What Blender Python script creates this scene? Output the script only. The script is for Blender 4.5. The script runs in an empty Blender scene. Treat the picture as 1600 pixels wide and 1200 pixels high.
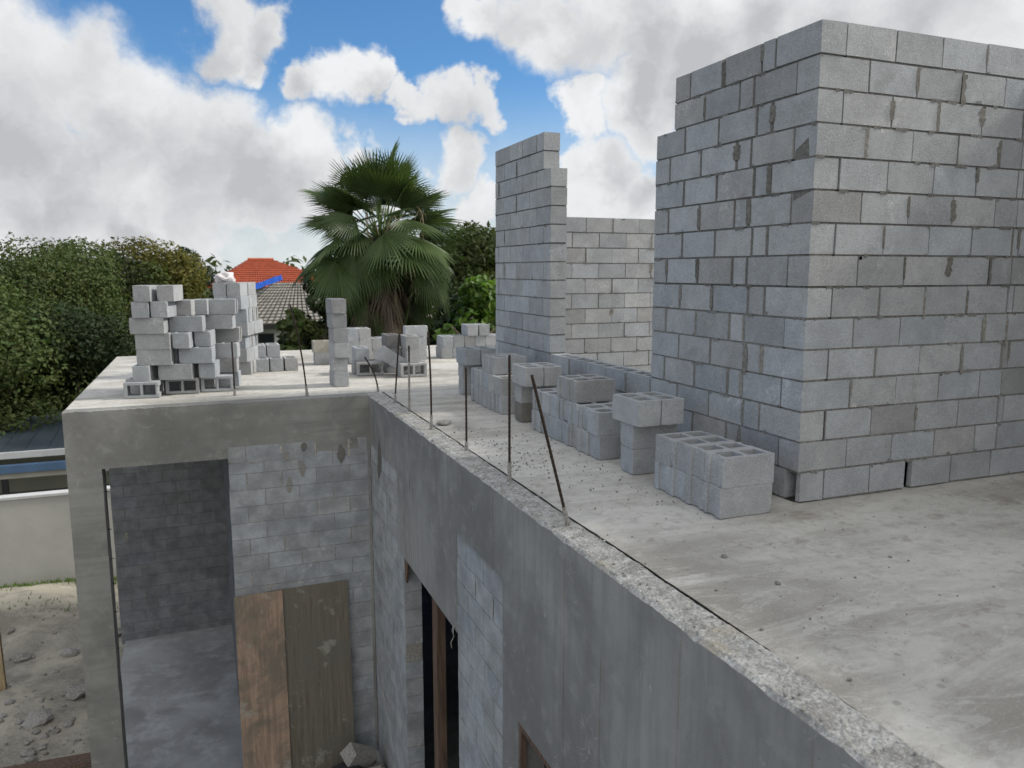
import bpy, bmesh, math, random
from mathutils import Vector, Matrix, noise
random.seed(7)
R = math.radians
D = bpy.data
C = D.collections.new('Scene'); bpy.context.scene.collection.children.link(C)
SC = bpy.context.scene

# ------------------------------------------------------------------ survey of the photograph: pixel (1600x1200) -> point in the place
F = 1213.0; PITCH = math.atan(177 / F); YAW = R(21.6); HC = 1.533
def _hd(a): return Vector((math.sin(a), math.cos(a), 0))
FWD = _hd(YAW) * math.cos(PITCH) - Vector((0, 0, 1)) * math.sin(PITCH)
RGT = _hd(YAW + math.pi / 2)
UPV = RGT.cross(FWD)
EYE = Vector((0, 0, HC))
def ray(u, v): return FWD + RGT * ((u - 800) / F) - UPV * ((v - 600) / F)
def on_z(u, v, z=0):
    d = ray(u, v); return EYE + d * ((z - HC) / d.z)
def on_y(u, v, y):
    d = ray(u, v); return EYE + d * (y / d.y)

# ------------------------------------------------------------------ materials
def mat(name):
    m = D.materials.new(name); m.use_nodes = True
    nt = m.node_tree; nt.nodes.clear()
    out = nt.nodes.new('ShaderNodeOutputMaterial'); b = nt.nodes.new('ShaderNodeBsdfPrincipled')
    nt.links.new(b.outputs[0], out.inputs[0])
    b.inputs['Specular IOR Level'].default_value = 0.25
    return m, nt, b
class N:
    def __init__(s, nt): s.nt = nt
    def new(s, t, **k):
        n = s.nt.nodes.new(t)
        for a, v in k.items(): setattr(n, a, v)
        return n
    def ln(s, a, b): s.nt.links.new(a, b)
    def inp(s, sock, v):
        if hasattr(v, 'is_linked'): s.ln(v, sock)
        else: sock.default_value = v
    def math(s, op, a, b=0.0, c=0.0, clamp=False):
        n = s.new('ShaderNodeMath', operation=op, use_clamp=clamp)
        s.inp(n.inputs[0], a); s.inp(n.inputs[1], b); s.inp(n.inputs[2], c); return n.outputs[0]
    def vm(s, op, a, b=(0, 0, 0)):
        n = s.new('ShaderNodeVectorMath', operation=op); s.inp(n.inputs[0], a); s.inp(n.inputs[1], b); return n
    def noise(s, vec, scale, detail=4, rough=0.55, dist=0.0):
        n = s.new('ShaderNodeTexNoise'); s.ln(vec, n.inputs['Vector'])
        n.inputs['Scale'].default_value = scale; n.inputs['Detail'].default_value = detail
        n.inputs['Roughness'].default_value = rough; n.inputs['Distortion'].default_value = dist
        return n.outputs[0]
    def voro(s, vec, scale):
        n = s.new('ShaderNodeTexVoronoi'); s.ln(vec, n.inputs['Vector']); n.inputs['Scale'].default_value = scale
        return n.outputs['Distance']
    def mapr(s, v, a, b, c=0.0, d=1.0, smooth=True):
        n = s.new('ShaderNodeMapRange'); n.interpolation_type = 'SMOOTHSTEP' if smooth else 'LINEAR'
        s.inp(n.inputs[0], v)
        for i, x in enumerate((a, b, c, d)): n.inputs[i + 1].default_value = x
        return n.outputs[0]
    def mix(s, f, a, b, mode='MIX'):
        n = s.new('ShaderNodeMix', data_type='RGBA', blend_type=mode)
        s.inp(n.inputs[0], f)
        for sock, v in ((n.inputs[6], a), (n.inputs[7], b)):
            if isinstance(v, (tuple, list)): v = (v[0], v[1], v[2], 1)
            s.inp(sock, v)
        return n.outputs[2]
    def coords(s, kind='Object', scale=None, rnd=False):
        o = s.new('ShaderNodeTexCoord').outputs[kind]
        if rnd:
            oi = s.new('ShaderNodeObjectInfo'); r = s.math('MULTIPLY', oi.outputs['Random'], 57.0)
            cx = s.new('ShaderNodeCombineXYZ'); s.ln(r, cx.inputs[0]); s.ln(r, cx.inputs[2])
            o = s.vm('ADD', o, cx.outputs[0]).outputs[0]
        if scale: o = s.vm('MULTIPLY', o, scale).outputs[0]
        return o
    def bump(s, h, bsdf, strength=0.4, dist=0.01):
        n = s.new('ShaderNodeBump'); n.inputs['Strength'].default_value = strength; n.inputs['Distance'].default_value = dist
        s.ln(h, n.inputs['Height']); s.ln(n.outputs[0], bsdf.inputs['Normal'])

def block_material(name, base, source, grain=1.0, spread=0.5, flush=False):
    """hollow-block concrete: open sandy grain, pits, a tone per block (source: 'attr' or 'object')"""
    m, nt, b = mat(name); g = N(nt)
    co = g.coords('Object', rnd=(source == 'object'))
    big = g.noise(co, 5, 5, 0.6); mid = g.noise(co, 26, 5, 0.65); fin = g.noise(co, 95, 5, 0.75)
    pit = g.voro(co, 75); sp = g.noise(co, 40, 2, 0.6)
    pits = g.mapr(pit, 0.05, 0.22, 1.0, 0.0)
    pits = g.math('MULTIPLY', pits, g.mapr(sp, 0.5, 0.62))
    c = g.mix(g.mapr(big, 0.3, 0.7), [x * (1 - 0.22 * spread) for x in base], [x * (1 + 0.22 * spread) for x in base])
    c = g.mix(g.math('MULTIPLY', g.mapr(mid, 0.35, 0.75), 0.35), c, [x * 0.72 for x in base])
    c = g.mix(g.math('MULTIPLY', g.mapr(fin, 0.53, 0.70), 0.55 * grain), c, [min(0.9, x * 1.75) for x in base])
    c = g.mix(g.math('MULTIPLY', g.mapr(fin, 0.47, 0.32), 0.6 * grain), c, [x * 0.5 for x in base])
    c = g.mix(g.math('MULTIPLY', pits, 0.75 * grain), c, [x * 0.28 for x in base])
    # white lime bloom in a few places, grey mud in others
    bl = g.math('MULTIPLY', g.mapr(g.noise(co, 2.3, 3, 0.5, 0.6), 0.60, 0.72), g.mapr(g.noise(co, 30, 4, 0.75), 0.45, 0.65))
    c = g.mix(g.math('MULTIPLY', bl, 0.55), c, (0.62, 0.62, 0.60))
    mud = g.math('MULTIPLY', g.mapr(g.noise(g.vm('ADD', co, (7.1, 3.3, 9.2)).outputs[0], 1.9, 4, 0.6), 0.60, 0.75), 0.5)
    c = g.mix(mud, c, [base[0] * 0.55, base[1] * 0.52, base[2] * 0.48])
    if source == 'attr':
        t = g.new('ShaderNodeAttribute', attribute_name='tint').outputs['Color']
    else:
        t = g.new('ShaderNodeObjectInfo').outputs['Color']
    c = g.mix(1.0, c, t, 'MULTIPLY')
    g.ln(c, b.inputs['Base Color']); b.inputs['Roughness'].default_value = 0.95
    h = g.math('ADD', g.math('MULTIPLY', fin, 0.7), g.math('SUBTRACT', g.math('MULTIPLY', mid, 0.6), g.math('MULTIPLY', pits, 0.9)))
    g.bump(h, b, 0.8 * grain, 0.010)
    return m

def cast_material(name, base, streak=(14, 14, 0.7), curls=True, rough=0.8, bump=0.25, dusty=0.0):
    """smooth cast concrete off a form: streaks, blotches, pale lime curls"""
    m, nt, b = mat(name); g = N(nt)
    co = g.coords('Object'); st = g.vm('MULTIPLY', co, streak).outputs[0]
    big = g.noise(co, 0.9, 5, 0.6, 0.4); mid = g.noise(co, 6, 6, 0.65); s1 = g.noise(st, 1.0, 5, 0.65); fin = g.noise(co, 160, 3, 0.6)
    c = g.mix(g.mapr(big, 0.35, 0.66), [x * 0.68 for x in base], [x * 1.28 for x in base])
    c = g.mix(g.math('MULTIPLY', g.mapr(s1, 0.35, 0.7), 0.55), c, [x * 0.70 for x in base])
    c = g.mix(g.math('MULTIPLY', g.mapr(mid, 0.5, 0.72), 0.5), c, [x * 1.4 for x in base])
    c = g.mix(g.math('MULTIPLY', g.mapr(fin, 0.35, 0.65), 0.18), c, [x * 1.5 for x in base])
    if dusty:
        c = g.mix(g.math('MULTIPLY', g.mapr(g.noise(co, 2.2, 5, 0.65), 0.5, 0.62), dusty), c, [x * 1.8 for x in base])
    if curls:
        n = g.noise(co, 3.2, 2, 0.5, 1.4)
        ring = g.mapr(g.math('ABSOLUTE', g.math('SUBTRACT', n, 0.53)), 0.004, 0.012, 1.0, 0.0)
        ring = g.math('MULTIPLY', ring, g.mapr(g.noise(g.vm('ADD', co, (4, 9, 2)).outputs[0], 2.6, 4, 0.7), 0.57, 0.64))
        c = g.mix(g.math('MULTIPLY', ring, 0.55), c, (0.42, 0.42, 0.41))
    holes = g.mapr(g.voro(co, 9), 0.025, 0.05, 1.0, 0.0)
    c = g.mix(g.math('MULTIPLY', holes, 0.6), c, [x * 0.35 for x in base])
    g.ln(c, b.inputs['Base Color']); b.inputs['Roughness'].default_value = rough
    h = g.math('ADD', g.math('MULTIPLY', mid, 0.5), g.math('ADD', g.math('MULTIPLY', s1, 0.35), g.math('MULTIPLY', fin, 0.2)))
    g.bump(h, b, bump, 0.02)
    return m

def deck_material():
    m, nt, b = mat('deck_concrete'); g = N(nt); co = g.coords('Object')
    sw = g.vm('MULTIPLY', co, (0.55, 1.7, 1)).outputs[0]
    big = g.noise(co, 0.55, 6, 0.6, 0.5); arcs = g.noise(sw, 1.3, 7, 0.68, 0.8); mid = g.noise(co, 9, 6, 0.7); fin = g.noise(co, 120, 4, 0.7)
    base = (0.37, 0.357, 0.33)
    c = g.mix(g.mapr(big, 0.35, 0.65), [base[0] * .70, base[1] * .685, base[2] * .66], [x * 1.18 for x in base])
    c = g.mix(g.math('MULTIPLY', g.mapr(arcs, 0.40, 0.62), 0.60), c, (0.55, 0.54, 0.51))
    c = g.mix(g.math('MULTIPLY', g.mapr(arcs, 0.42, 0.28), 0.55), c, (0.24, 0.225, 0.20))
    c = g.mix(g.math('MULTIPLY', g.mapr(mid, 0.48, 0.66), 0.55), c, (0.27, 0.255, 0.23))
    c = g.mix(g.math('MULTIPLY', g.mapr(fin, 0.5, 0.7), 0.35), c, (0.58, 0.57, 0.54))
    stain = g.math('MULTIPLY', g.mapr(g.noise(g.vm('ADD', co, (3, 8, 1)).outputs[0], 2.4, 5, 0.75), 0.60, 0.68), 0.55)
    c = g.mix(stain, c, (0.22, 0.19, 0.16))
    ridge = g.mapr(g.math('ABSOLUTE', g.math('SUBTRACT', g.noise(g.vm('MULTIPLY', co, (1.2, 3.4, 1)).outputs[0], 1.1, 6, 0.62, 1.2), 0.5)), 0.0, 0.022, 1.0, 0.0)
    c = g.mix(g.math('MULTIPLY', ridge, 0.30), c, (0.56, 0.55, 0.52))
    spl = g.math('ADD', g.voro(co, 5.5), g.math('MULTIPLY', g.noise(co, 28, 4, .7), 0.16))
    spl = g.math('MULTIPLY', g.mapr(spl, 0.15, 0.19, 1.0, 0.0), g.mapr(g.noise(co, 0.9, 3), 0.42, 0.55))
    c = g.mix(g.math('MULTIPLY', spl, 0.55), c, (0.21, 0.195, 0.17))
    white = g.math('MULTIPLY', g.mapr(g.noise(g.vm('ADD', sw, (5, 2, 1)).outputs[0], 1.7, 6, 0.7), 0.61, 0.70), 0.38)
    c = g.mix(white, c, (0.68, 0.67, 0.65))
    dots = g.math('MULTIPLY', g.mapr(g.voro(co, 26), 0.05, 0.15, 1.0, 0.0), g.mapr(g.noise(co, 2.1, 5, 0.7), 0.50, 0.60))
    c = g.mix(g.math('MULTIPLY', dots, 0.8), c, (0.10, 0.09, 0.08))
    g.ln(c, b.inputs['Base Color']); b.inputs['Roughness'].default_value = 0.88
    g.bump(g.math('ADD', g.math('MULTIPLY', mid, 0.6), g.math('MULTIPLY', fin, 0.4)), b, 0.5, 0.014)
    return m

def rough_material():
    m, nt, b = mat('broken_edge_concrete'); g = N(nt); co = g.coords('Object')
    n1 = g.noise(co, 7, 6, 0.7); n2 = g.noise(co, 55, 5, 0.75); v = g.voro(co, 60)
    c = g.mix(g.mapr(n1, 0.35, 0.65), (0.27, 0.265, 0.25), (0.48, 0.48, 0.465))
    n3 = g.noise(co, 17, 5, 0.72, 0.6)
    c = g.mix(g.math('MULTIPLY', g.mapr(n3, 0.50, 0.60), 0.5), c, (0.20, 0.195, 0.18))
    c = g.mix(g.math('MULTIPLY', g.mapr(n3, 0.44, 0.34), 0.5), c, (0.62, 0.62, 0.61))
    c = g.mix(g.math('MULTIPLY', g.mapr(n2, 0.47, 0.60), 0.6), c, (0.16, 0.155, 0.145))
    c = g.mix(g.math('MULTIPLY', g.mapr(v, 0.1, 0.3, 1.0, 0.0), 0.35), c, (0.75, 0.75, 0.74))
    tan = g.math('MULTIPLY', g.mapr(g.noise(co, 2.2, 4), 0.55, 0.68), 0.6)
    c = g.mix(tan, c, (0.30, 0.27, 0.20))
    g.ln(c, b.inputs['Base Color']); b.inputs['Roughness'].default_value = 1
    g.bump(g.math('ADD', n2, g.math('MULTIPLY', v, 0.6)), b, 0.8, 0.012)
    return m

def plain(name, col, rough=0.8, var=0.25, scale=12, bump=0.15, stretch=None, metal=0.0, attr=False):
    m, nt, b = mat(name); g = N(nt); co = g.coords('Object', stretch)
    n = g.noise(co, scale, 6, 0.65); f = g.noise(co, scale * 9, 3)
    c = g.mix(g.mapr(n, 0.3, 0.7), [x * (1 - var) for x in col], [min(1, x * (1 + var)) for x in col])
    c = g.mix(g.math('MULTIPLY', g.mapr(f, 0.4, 0.7), var), c, [x * 0.6 for x in col])
    if attr:
        c = g.mix(1.0, c, g.new('ShaderNodeAttribute', attribute_name='tint').outputs['Color'], 'MULTIPLY')
    g.ln(c, b.inputs['Base Color']); b.inputs['Roughness'].default_value = rough; b.inputs['Metallic'].default_value = metal
    if bump: g.bump(g.math('ADD', n, g.math('MULTIPLY', f, 0.4)), b, bump, 0.01)
    return m

def leaf_material(name, col, trans=0.25, rough=0.45):
    m, nt, b = mat(name); g = N(nt)
    t = g.new('ShaderNodeAttribute', attribute_name='tint').outputs['Color']
    c = g.mix(1.0, (col[0], col[1], col[2]), t, 'MULTIPLY')
    g.ln(c, b.inputs['Base Color']); b.inputs['Roughness'].default_value = rough
    tr = g.new('ShaderNodeBsdfTranslucent'); g.ln(g.mix(1.0, c, (1.25, 1.3, 0.6), 'MULTIPLY'), tr.inputs[0])
    ms = g.new('ShaderNodeMixShader'); ms.inputs[0].default_value = trans
    out = [n for n in nt.nodes if n.type == 'OUTPUT_MATERIAL'][0]
    g.ln(b.outputs[0], ms.inputs[1]); g.ln(tr.outputs[0], ms.inputs[2]); g.ln(ms.outputs[0], out.inputs[0])
    return m

def plywood_material():
    m, nt, b = mat('weathered_plywood'); g = N(nt); co = g.coords('Object')
    st = g.vm('MULTIPLY', co, (16, 16, 0.8)).outputs[0]
    gr = g.noise(st, 1.5, 6, 0.7, 0.5); bl = g.noise(co, 1.7, 5, 0.65, 0.6); bl2 = g.noise(g.vm('ADD', co, (5, 1, 3)).outputs[0], 3.5, 6, 0.7)
    t = g.new('ShaderNodeAttribute', attribute_name='tint').outputs['Color']
    c = g.mix(g.mapr(gr, 0.3, 0.7), (0.15, 0.118, 0.092), (0.25, 0.200, 0.160))
    c = g.mix(1.0, c, t, 'MULTIPLY')
    c = g.mix(g.math('MULTIPLY', g.mapr(bl, 0.42, 0.60), 0.75), c, (0.13, 0.125, 0.105))
    c = g.mix(g.math('MULTIPLY', g.mapr(bl2, 0.56, 0.66), 0.55), c, (0.34, 0.34, 0.30))
    g.ln(c, b.inputs['Base Color']); b.inputs['Roughness'].default_value = 0.8
    g.bump(gr, b, 0.3, 0.006)
    return m

def ground_material():
    m, nt, b = mat('sandy_ground'); g = N(nt); co = g.coords('Object')
    n1 = g.noise(co, 0.6, 6, 0.65, 0.5); n2 = g.noise(co, 3.5, 6, 0.7); n3 = g.noise(co, 40, 4, 0.7)
    c = g.mix(g.mapr(n1, 0.4, 0.62), (0.19, 0.178, 0.15), (0.36, 0.335, 0.275))
    c = g.mix(g.math('MULTIPLY', g.mapr(n2, 0.5, 0.66), 0.6), c, (0.15, 0.14, 0.125))
    c = g.mix(g.math('MULTIPLY', g.mapr(n3, 0.5, 0.7), 0.4), c, (0.50, 0.48, 0.43))
    far = g.new('ShaderNodeSeparateXYZ'); g.ln(co, far.inputs[0])
    gr = g.mapr(far.outputs[1], 17.0, 18.5)
    c = g.mix(gr, c, g.mix(g.mapr(n2, 0.3, 0.7), (0.035, 0.06, 0.02), (0.07, 0.10, 0.035)))
    g.ln(c, b.inputs['Base Color']); b.inputs['Roughness'].default_value = 1
    g.bump(g.math('ADD', n2, g.math('MULTIPLY', n3, 0.3)), b, 0.6, 0.05)
    return m

M = {}
M['wall_block'] = block_material('laid_block', (0.345, 0.358, 0.37), 'attr')
M['loose_block'] = block_material('loose_block', (0.345, 0.358, 0.37), 'object')
M['flush_block'] = block_material('washed_block', (0.285, 0.30, 0.315), 'attr', grain=0.4, spread=1.0)
M['mortar'] = plain('mortar', (0.30, 0.29, 0.27), 0.95, 0.3, 40, 0.5, attr=True)
M['cast'] = cast_material('formed_concrete', (0.215, 0.216, 0.212))
M['wing_cast'] = cast_material('formed_concrete_level', (0.205, 0.205, 0.195), streak=(0.7, 6, 9))
M['soffit'] = cast_material('soffit_concrete', (0.25, 0.25, 0.24), curls=False)
M['floor'] = cast_material('porch_floor', (0.27, 0.275, 0.28), streak=(1, 1, 1), curls=False, dusty=0.3)
M['deck'] = deck_material()
M['rough'] = rough_material()
M['crumb'] = plain('crumb', (0.22, 0.21, 0.19), 1, 0.4, 30, 0.4)
M['steel'] = plain('rusty_steel', (0.030, 0.020, 0.015), 0.65, 0.5, 40, 0.4)
M['crust'] = plain('mortar_crust', (0.27, 0.26, 0.245), 1, 0.4, 60, 0.6)
M['plywood'] = plywood_material()
M['timber'] = plain('timber', (0.12, 0.08, 0.06), 0.85, 0.4, 3, 0.3, stretch=(10, 10, 0.8))
M['pale_timber'] = plain('pale_timber', (0.30, 0.23, 0.14), 0.85, 0.35, 3, 0.3, stretch=(10, 10, 0.8))
M['ground'] = ground_material()
M['white_stucco'] = plain('white_stucco', (0.40, 0.395, 0.37), 0.9, 0.06, 2, 0.15)
M['white_wall'] = plain('white_wall', (0.72, 0.73, 0.74), 0.9, 0.05, 2, 0.1)
M['beige_stucco'] = plain('beige_stucco', (0.42, 0.40, 0.35), 0.9, 0.08, 2, 0.15)
M['metal_roof'] = plain('seam_roof', (0.055, 0.07, 0.085), 0.45, 0.2, 1.5, 0.05)
M['fascia'] = plain('white_fascia', (0.5, 0.51, 0.51), 0.6, 0.08, 2, 0)
M['blue_trim'] = plain('blue_trim', (0.085, 0.15, 0.25), 0.5, 0.12, 2, 0)
M['dark_trim'] = plain('dark_trim', (0.035, 0.035, 0.035), 0.5, 0.2, 3, 0)
M['orange_tile'] = plain('orange_tile', (0.36, 0.085, 0.04), 0.8, 0.22, 3, 0.2)
M['grey_tile'] = plain('grey_tile', (0.25, 0.235, 0.21), 0.85, 0.22, 4, 0.2, attr=True)
M['tarp'] = plain('blue_tarp', (0.02, 0.10, 0.50), 0.4, 0.2, 5, 0.3)
M['glass'] = plain('dark_glass', (0.03, 0.035, 0.04), 0.12, 0.1, 2, 0)
M['bark'] = plain('bark', (0.12, 0.095, 0.07), 0.95, 0.35, 6, 0.6, stretch=(3, 3, 0.8))
M['palm_trunk'] = plain('palm_trunk', (0.11, 0.085, 0.065), 0.95, 0.35, 5, 0.7, stretch=(2, 2, 4))
M['palm_leaf'] = leaf_material('palm_leaf', (0.066, 0.102, 0.038), 0.18, 0.45)
M['dead_leaf'] = leaf_material('dead_palm_leaf', (0.235, 0.190, 0.150), 0.1, 0.9)
M['stalk'] = plain('flower_stalk', (0.40, 0.33, 0.22), 0.8, 0.2, 5, 0)
M['petiole'] = plain('petiole', (0.10, 0.15, 0.045), 0.5, 0.2, 5, 0)
M['leaf'] = leaf_material('leaf', (0.060, 0.083, 0.030), .3, .75)
M['olive_leaf'] = leaf_material('olive_leaf', (0.105, 0.100, 0.026), .3, .7)
M['dark_leaf'] = leaf_material('dark_leaf', (0.032, 0.050, 0.021), .25, .7)
M['bright_leaf'] = leaf_material('bright_leaf', (0.085, 0.150, 0.030), 0.35)
M['grass'] = leaf_material('grass', (0.075, 0.125, 0.028), 0.3, 0.6)
M['bag'] = plain('white_bag', (0.60, 0.57, 0.585), 0.5, 0.15, 9, 0.4)
M['dark_bag'] = plain('dark_sheet', (0.035, 0.038, 0.042), 0.5, 0.3, 6, 0.5)

# ------------------------------------------------------------------ mesh building
class MB:
    def __init__(s): s.v = []; s.f = []; s.m = []; s.t = []
    def face(s, pts, mi=0, tint=(1, 1, 1)):
        i = len(s.v); s.v.extend([tuple(p) for p in pts]); s.f.append(tuple(range(i, i + len(pts)))); s.m.append(mi); s.t.append(tint)
    def box(s, lo, hi, mi=0, tint=(1, 1, 1), jit=0.0, mat4=None, skip=()):
        (x0, y0, z0), (x1, y1, z1) = lo, hi
        P = [Vector(p) for p in ((x0, y0, z0), (x1, y0, z0), (x1, y1, z0), (x0, y1, z0), (x0, y0, z1), (x1, y0, z1), (x1, y1, z1), (x0, y1, z1))]
        if jit: P = [p + Vector((random.uniform(-jit, jit), random.uniform(-jit, jit), random.uniform(-jit, jit))) for p in P]
        if mat4: P = [mat4 @ p for p in P]
        i = len(s.v); s.v.extend([tuple(p) for p in P])
        for k, q in enumerate(((0, 3, 2, 1), (4, 5, 6, 7), (0, 1, 5, 4), (1, 2, 6, 5), (2, 3, 7, 6), (3, 0, 4, 7))):
            if k in skip: continue
            s.f.append(tuple(i + a for a in q)); s.m.append(mi); s.t.append(tint)
    def tube(s, pts, rad, n=6, mi=0, tint=(1, 1, 1), cap=True):
        pts = [Vector(p) for p in pts]
        if not hasattr(rad, '__len__'): rad = [rad] * len(pts)
        rings = []
        for k, p in enumerate(pts):
            d = (pts[min(k + 1, len(pts) - 1)] - pts[max(k - 1, 0)]).normalized()
            a = d.orthogonal().normalized() if k == 0 else (a - d * a.dot(d)).normalized()
            b = d.cross(a); i = len(s.v)
            s.v.extend([tuple(p + (a * math.cos(2 * math.pi * j / n) + b * math.sin(2 * math.pi * j / n)) * rad[k]) for j in range(n)])
            rings.append(i)
        for k in range(len(rings) - 1):
            for j in range(n):
                j2 = (j + 1) % n
                s.f.append((rings[k] + j, rings[k] + j2, rings[k + 1] + j2, rings[k + 1] + j)); s.m.append(mi); s.t.append(tint)
        if cap:
            s.f.append(tuple(rings[0] + j for j in reversed(range(n)))); s.m.append(mi); s.t.append(tint)
            s.f.append(tuple(rings[-1] + j for j in range(n))); s.m.append(mi); s.t.append(tint)
    def mesh(s, name, mats, smooth=False):
        me = D.meshes.new(name); me.from_pydata(s.v, [], s.f)
        for m in mats: me.materials.append(m)
        me.polygons.foreach_set('material_index', s.m)
        if smooth: me.polygons.foreach_set('use_smooth', [True] * len(s.f))
        at = me.color_attributes.new('tint', 'FLOAT_COLOR', 'CORNER')
        buf = []
        for f, t in zip(s.f, s.t): buf.extend([t[0], t[1], t[2], 1.0] * len(f))
        at.data.foreach_set('color', buf); me.update(); return me
    def build(s, name, mats, parent=None, smooth=False):
        if not isinstance(mats, (list, tuple)): mats = [mats]
        return link(name, s.mesh(name, mats, smooth), parent)
def link(name, me, parent=None):
    o = D.objects.new(name, me); C.objects.link(o)
    if parent: o.parent = parent
    return o
def thing(name, label, cat, loc=(0, 0, 0), group=None):
    o = D.objects.new(name, None); C.objects.link(o); o.location = loc; o.empty_display_size = 0.2
    tag(o, label, cat, group); return o
def tag(o, label, cat, group=None):
    o['label'] = label; o['category'] = cat
    if group: o['group'] = group
    return o
def rel(pts, o): return [Vector(p) - o for p in pts]
def fbm(p, oct=4):
    return noise.fractal(Vector(p), 1.0, 2.0, oct)

# ------------------------------------------------------------------ masonry
CH = 0.2032
def split(total, parts, j=None):
    """lay parts along a course; the joints share what is left"""
    rem = (total - sum(parts)) / max(1, len(parts) - 1)
    out = []; s = 0
    for p in parts: out.append((s, s + p)); s += p + rem
    return out
def tone(spread=0.07, warm=0.012):
    v = 1 + random.gauss(0, spread); w = random.gauss(0, warm); v = max(0.68, min(1.25, v))
    return (v * (1 + w), v, v * (1 - w))
def course(mb, P, u, n, z, spans, depth=0.194, core=True, jit=0.0018, bj=0.0135, mt=1.0, recess=0.007, drips=0.3, hollow=False, spread=0.062, tk=1.0):
    """one course of blocks: P corner, u along, n outward; mi 0 block, 1 mortar"""
    P = Vector(P); u = Vector(u); n = Vector(n)
    m4 = Matrix(((u.x, -n.x, 0, P.x), (u.y, -n.y, 0, P.y), (0, 0, 1, 0), (0, 0, 0, 1)))
    if m4.to_3x3().determinant() < 0: flip = True
    else: flip = False
    nf0 = len(mb.f)
    for (a, b) in spans:
        off = random.gauss(0, 0.0018 if spread > .06 else 0.0004); a += random.gauss(0, .0025); b += random.gauss(0, .0025)
        t = tone(spread)
        if spread > .06 and random.random() < .03: q_ = random.uniform(.82, .92); t = (t[0] * q_, t[1] * q_ * .975, t[2] * q_ * .95)
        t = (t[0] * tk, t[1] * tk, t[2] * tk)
        if hollow:
            w = 0.034; L = b - a; z0 = z + bj; z1 = z + CH
            mb.box((a, off, z0), (b, w, z1), 0, t, jit, m4); mb.box((a, depth - w, z0), (b, depth, z1), 0, t, jit, m4)
            ws = [(a, a + 0.03), ((a + b) / 2 - 0.014, (a + b) / 2 + 0.014), (b - 0.03, b)] if L > 0.3 else [(a, a + 0.03), (b - 0.03, b)]
            for (p, q) in ws: mb.box((p, w - 0.002, z0), (q, depth - w + 0.002, z1 - 0.003), 0, t, 0, m4)
        else:
            mb.box((a, off, z + bj), (b, depth - abs(off), z + CH), 0, t, jit, m4)
            if spread > .06 and b - a > .15:
                # spalled arrises: small broken patches at the corners and along the edges of the face
                for _ in range(random.choice((0, 0, 1, 1, 2))):
                    r = random.uniform(.008, .026); cx = random.choice((a + .004, b - .004, random.uniform(a, b))); cz = random.choice((z + bj + .004, z + CH - .003))
                    pp = []
                    for i in range(7):
                        an = i / 7 * 6.283; rr = r * random.uniform(.5, 1.1); pp.append(m4 @ Vector((min(b - .0005, max(a + .0005, cx + math.cos(an) * rr * 1.5)), off - .0032, min(z + CH - .0005, max(z + bj + .0005, cz + math.sin(an) * rr)))))
                    d_ = random.choice((.55, .7, 1.25)); mb.face(pp, 0, (t[0] * d_, t[1] * d_ * .97, t[2] * d_ * .93))
    if core:
        a = spans[0][0]; b = spans[-1][1]
        g = (mt * tk, mt * tk, mt * tk)
        mb.box((a + 0.006, recess, z - 0.0005), (b - 0.006, depth - recess, z + (CH if not hollow else CH - 0.15)), 1, g, 0, m4)
        # mortar squeezed out of the joints
        for (p, q), (r, s_) in zip(spans[:-1], spans[1:]):
            if random.random() < drips:
                k = 11; top = z + CH - random.uniform(0.0, 0.03); ln = CH * random.uniform(0.35, 1.1)
                big = random.choice((0.4, 0.6, 1.0, 1.9)); sl = random.choice((1, 1, 0.15)); sr_ = random.choice((1, 1, 0.15)); o1, o2 = random.random() * 90, random.random() * 90
                wl = [0.002 + sl * big * (0.010 + 0.011 * fbm((i * .55, o1, 0))) for i in range(k)]; wr = [0.002 + sr_ * big * (0.010 + 0.011 * fbm((i * .55, o2, 3))) for i in range(k)]
                wl = [max(0.001, w) for w in wl]; wr = [max(0.001, w) for w in wr]; wl[-1] *= 0.3; wr[-1] *= 0.3; wl[0] *= .6
                gv = mt * tk * random.choice((1, 1.1, 1.35)); g2 = (gv, gv * .98, gv * .94)
                d = -0.004
                for i in range(k - 1):
                    za = top - ln * i / (k - 1); zb = top - ln * (i + 1) / (k - 1)
                    quad = [(q - wl[i], d, za), (q - wl[i + 1], d, zb), (r + wr[i + 1], d, zb), (r + wr[i], d, za)]
                    mb.face([m4 @ Vector(x) for x in quad], 1, g2)
        # ragged bed joint: little tongues of mortar hanging over the course below
        x = a
        while x < b:
            l = random.uniform(0.03, 0.12)
            if random.random() < drips * 0.9 and x + l < b:
                k = 5; d = -0.003
                for i in range(k):
                    xa = x + l * i / k; xb = x + l * (i + 1) / k
                    h0 = 0.010 * random.random(); h1 = 0.012 * random.random()
                    mb.face([m4 @ Vector(q) for q in ((xa, d, z + bj + 0.002), (xa, d, z - h0), (xb, d, z - h1), (xb, d, z + bj + 0.002))], 1, g)
            x += l + random.uniform(0.02, 0.15)
    if flip:
        for i in range(nf0, len(mb.f)): mb.f[i] = tuple(reversed(mb.f[i]))

XW = 3.595; YW = 3.947
def laid(length, even, start=0.0, B=0.397, j=0.0105):
    """running bond from `start` to `length`"""
    out = []; s = start
    first = B if even else 0.194
    if s + first < length: out.append((s, s + first)); s += first + j
    while length - s > 0.06:
        e = min(s + B, length); 
        if length - e < 0.06: e = length
        out.append((s, e)); s = e + j
    if length - out[-1][1] < 0.075: out[-1] = (out[-1][0], length)
    return out

def mtone(k):
    return 0.42 + 0.14 * random.random() if k >= 7 else 0.62 + 0.14 * random.random()

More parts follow.
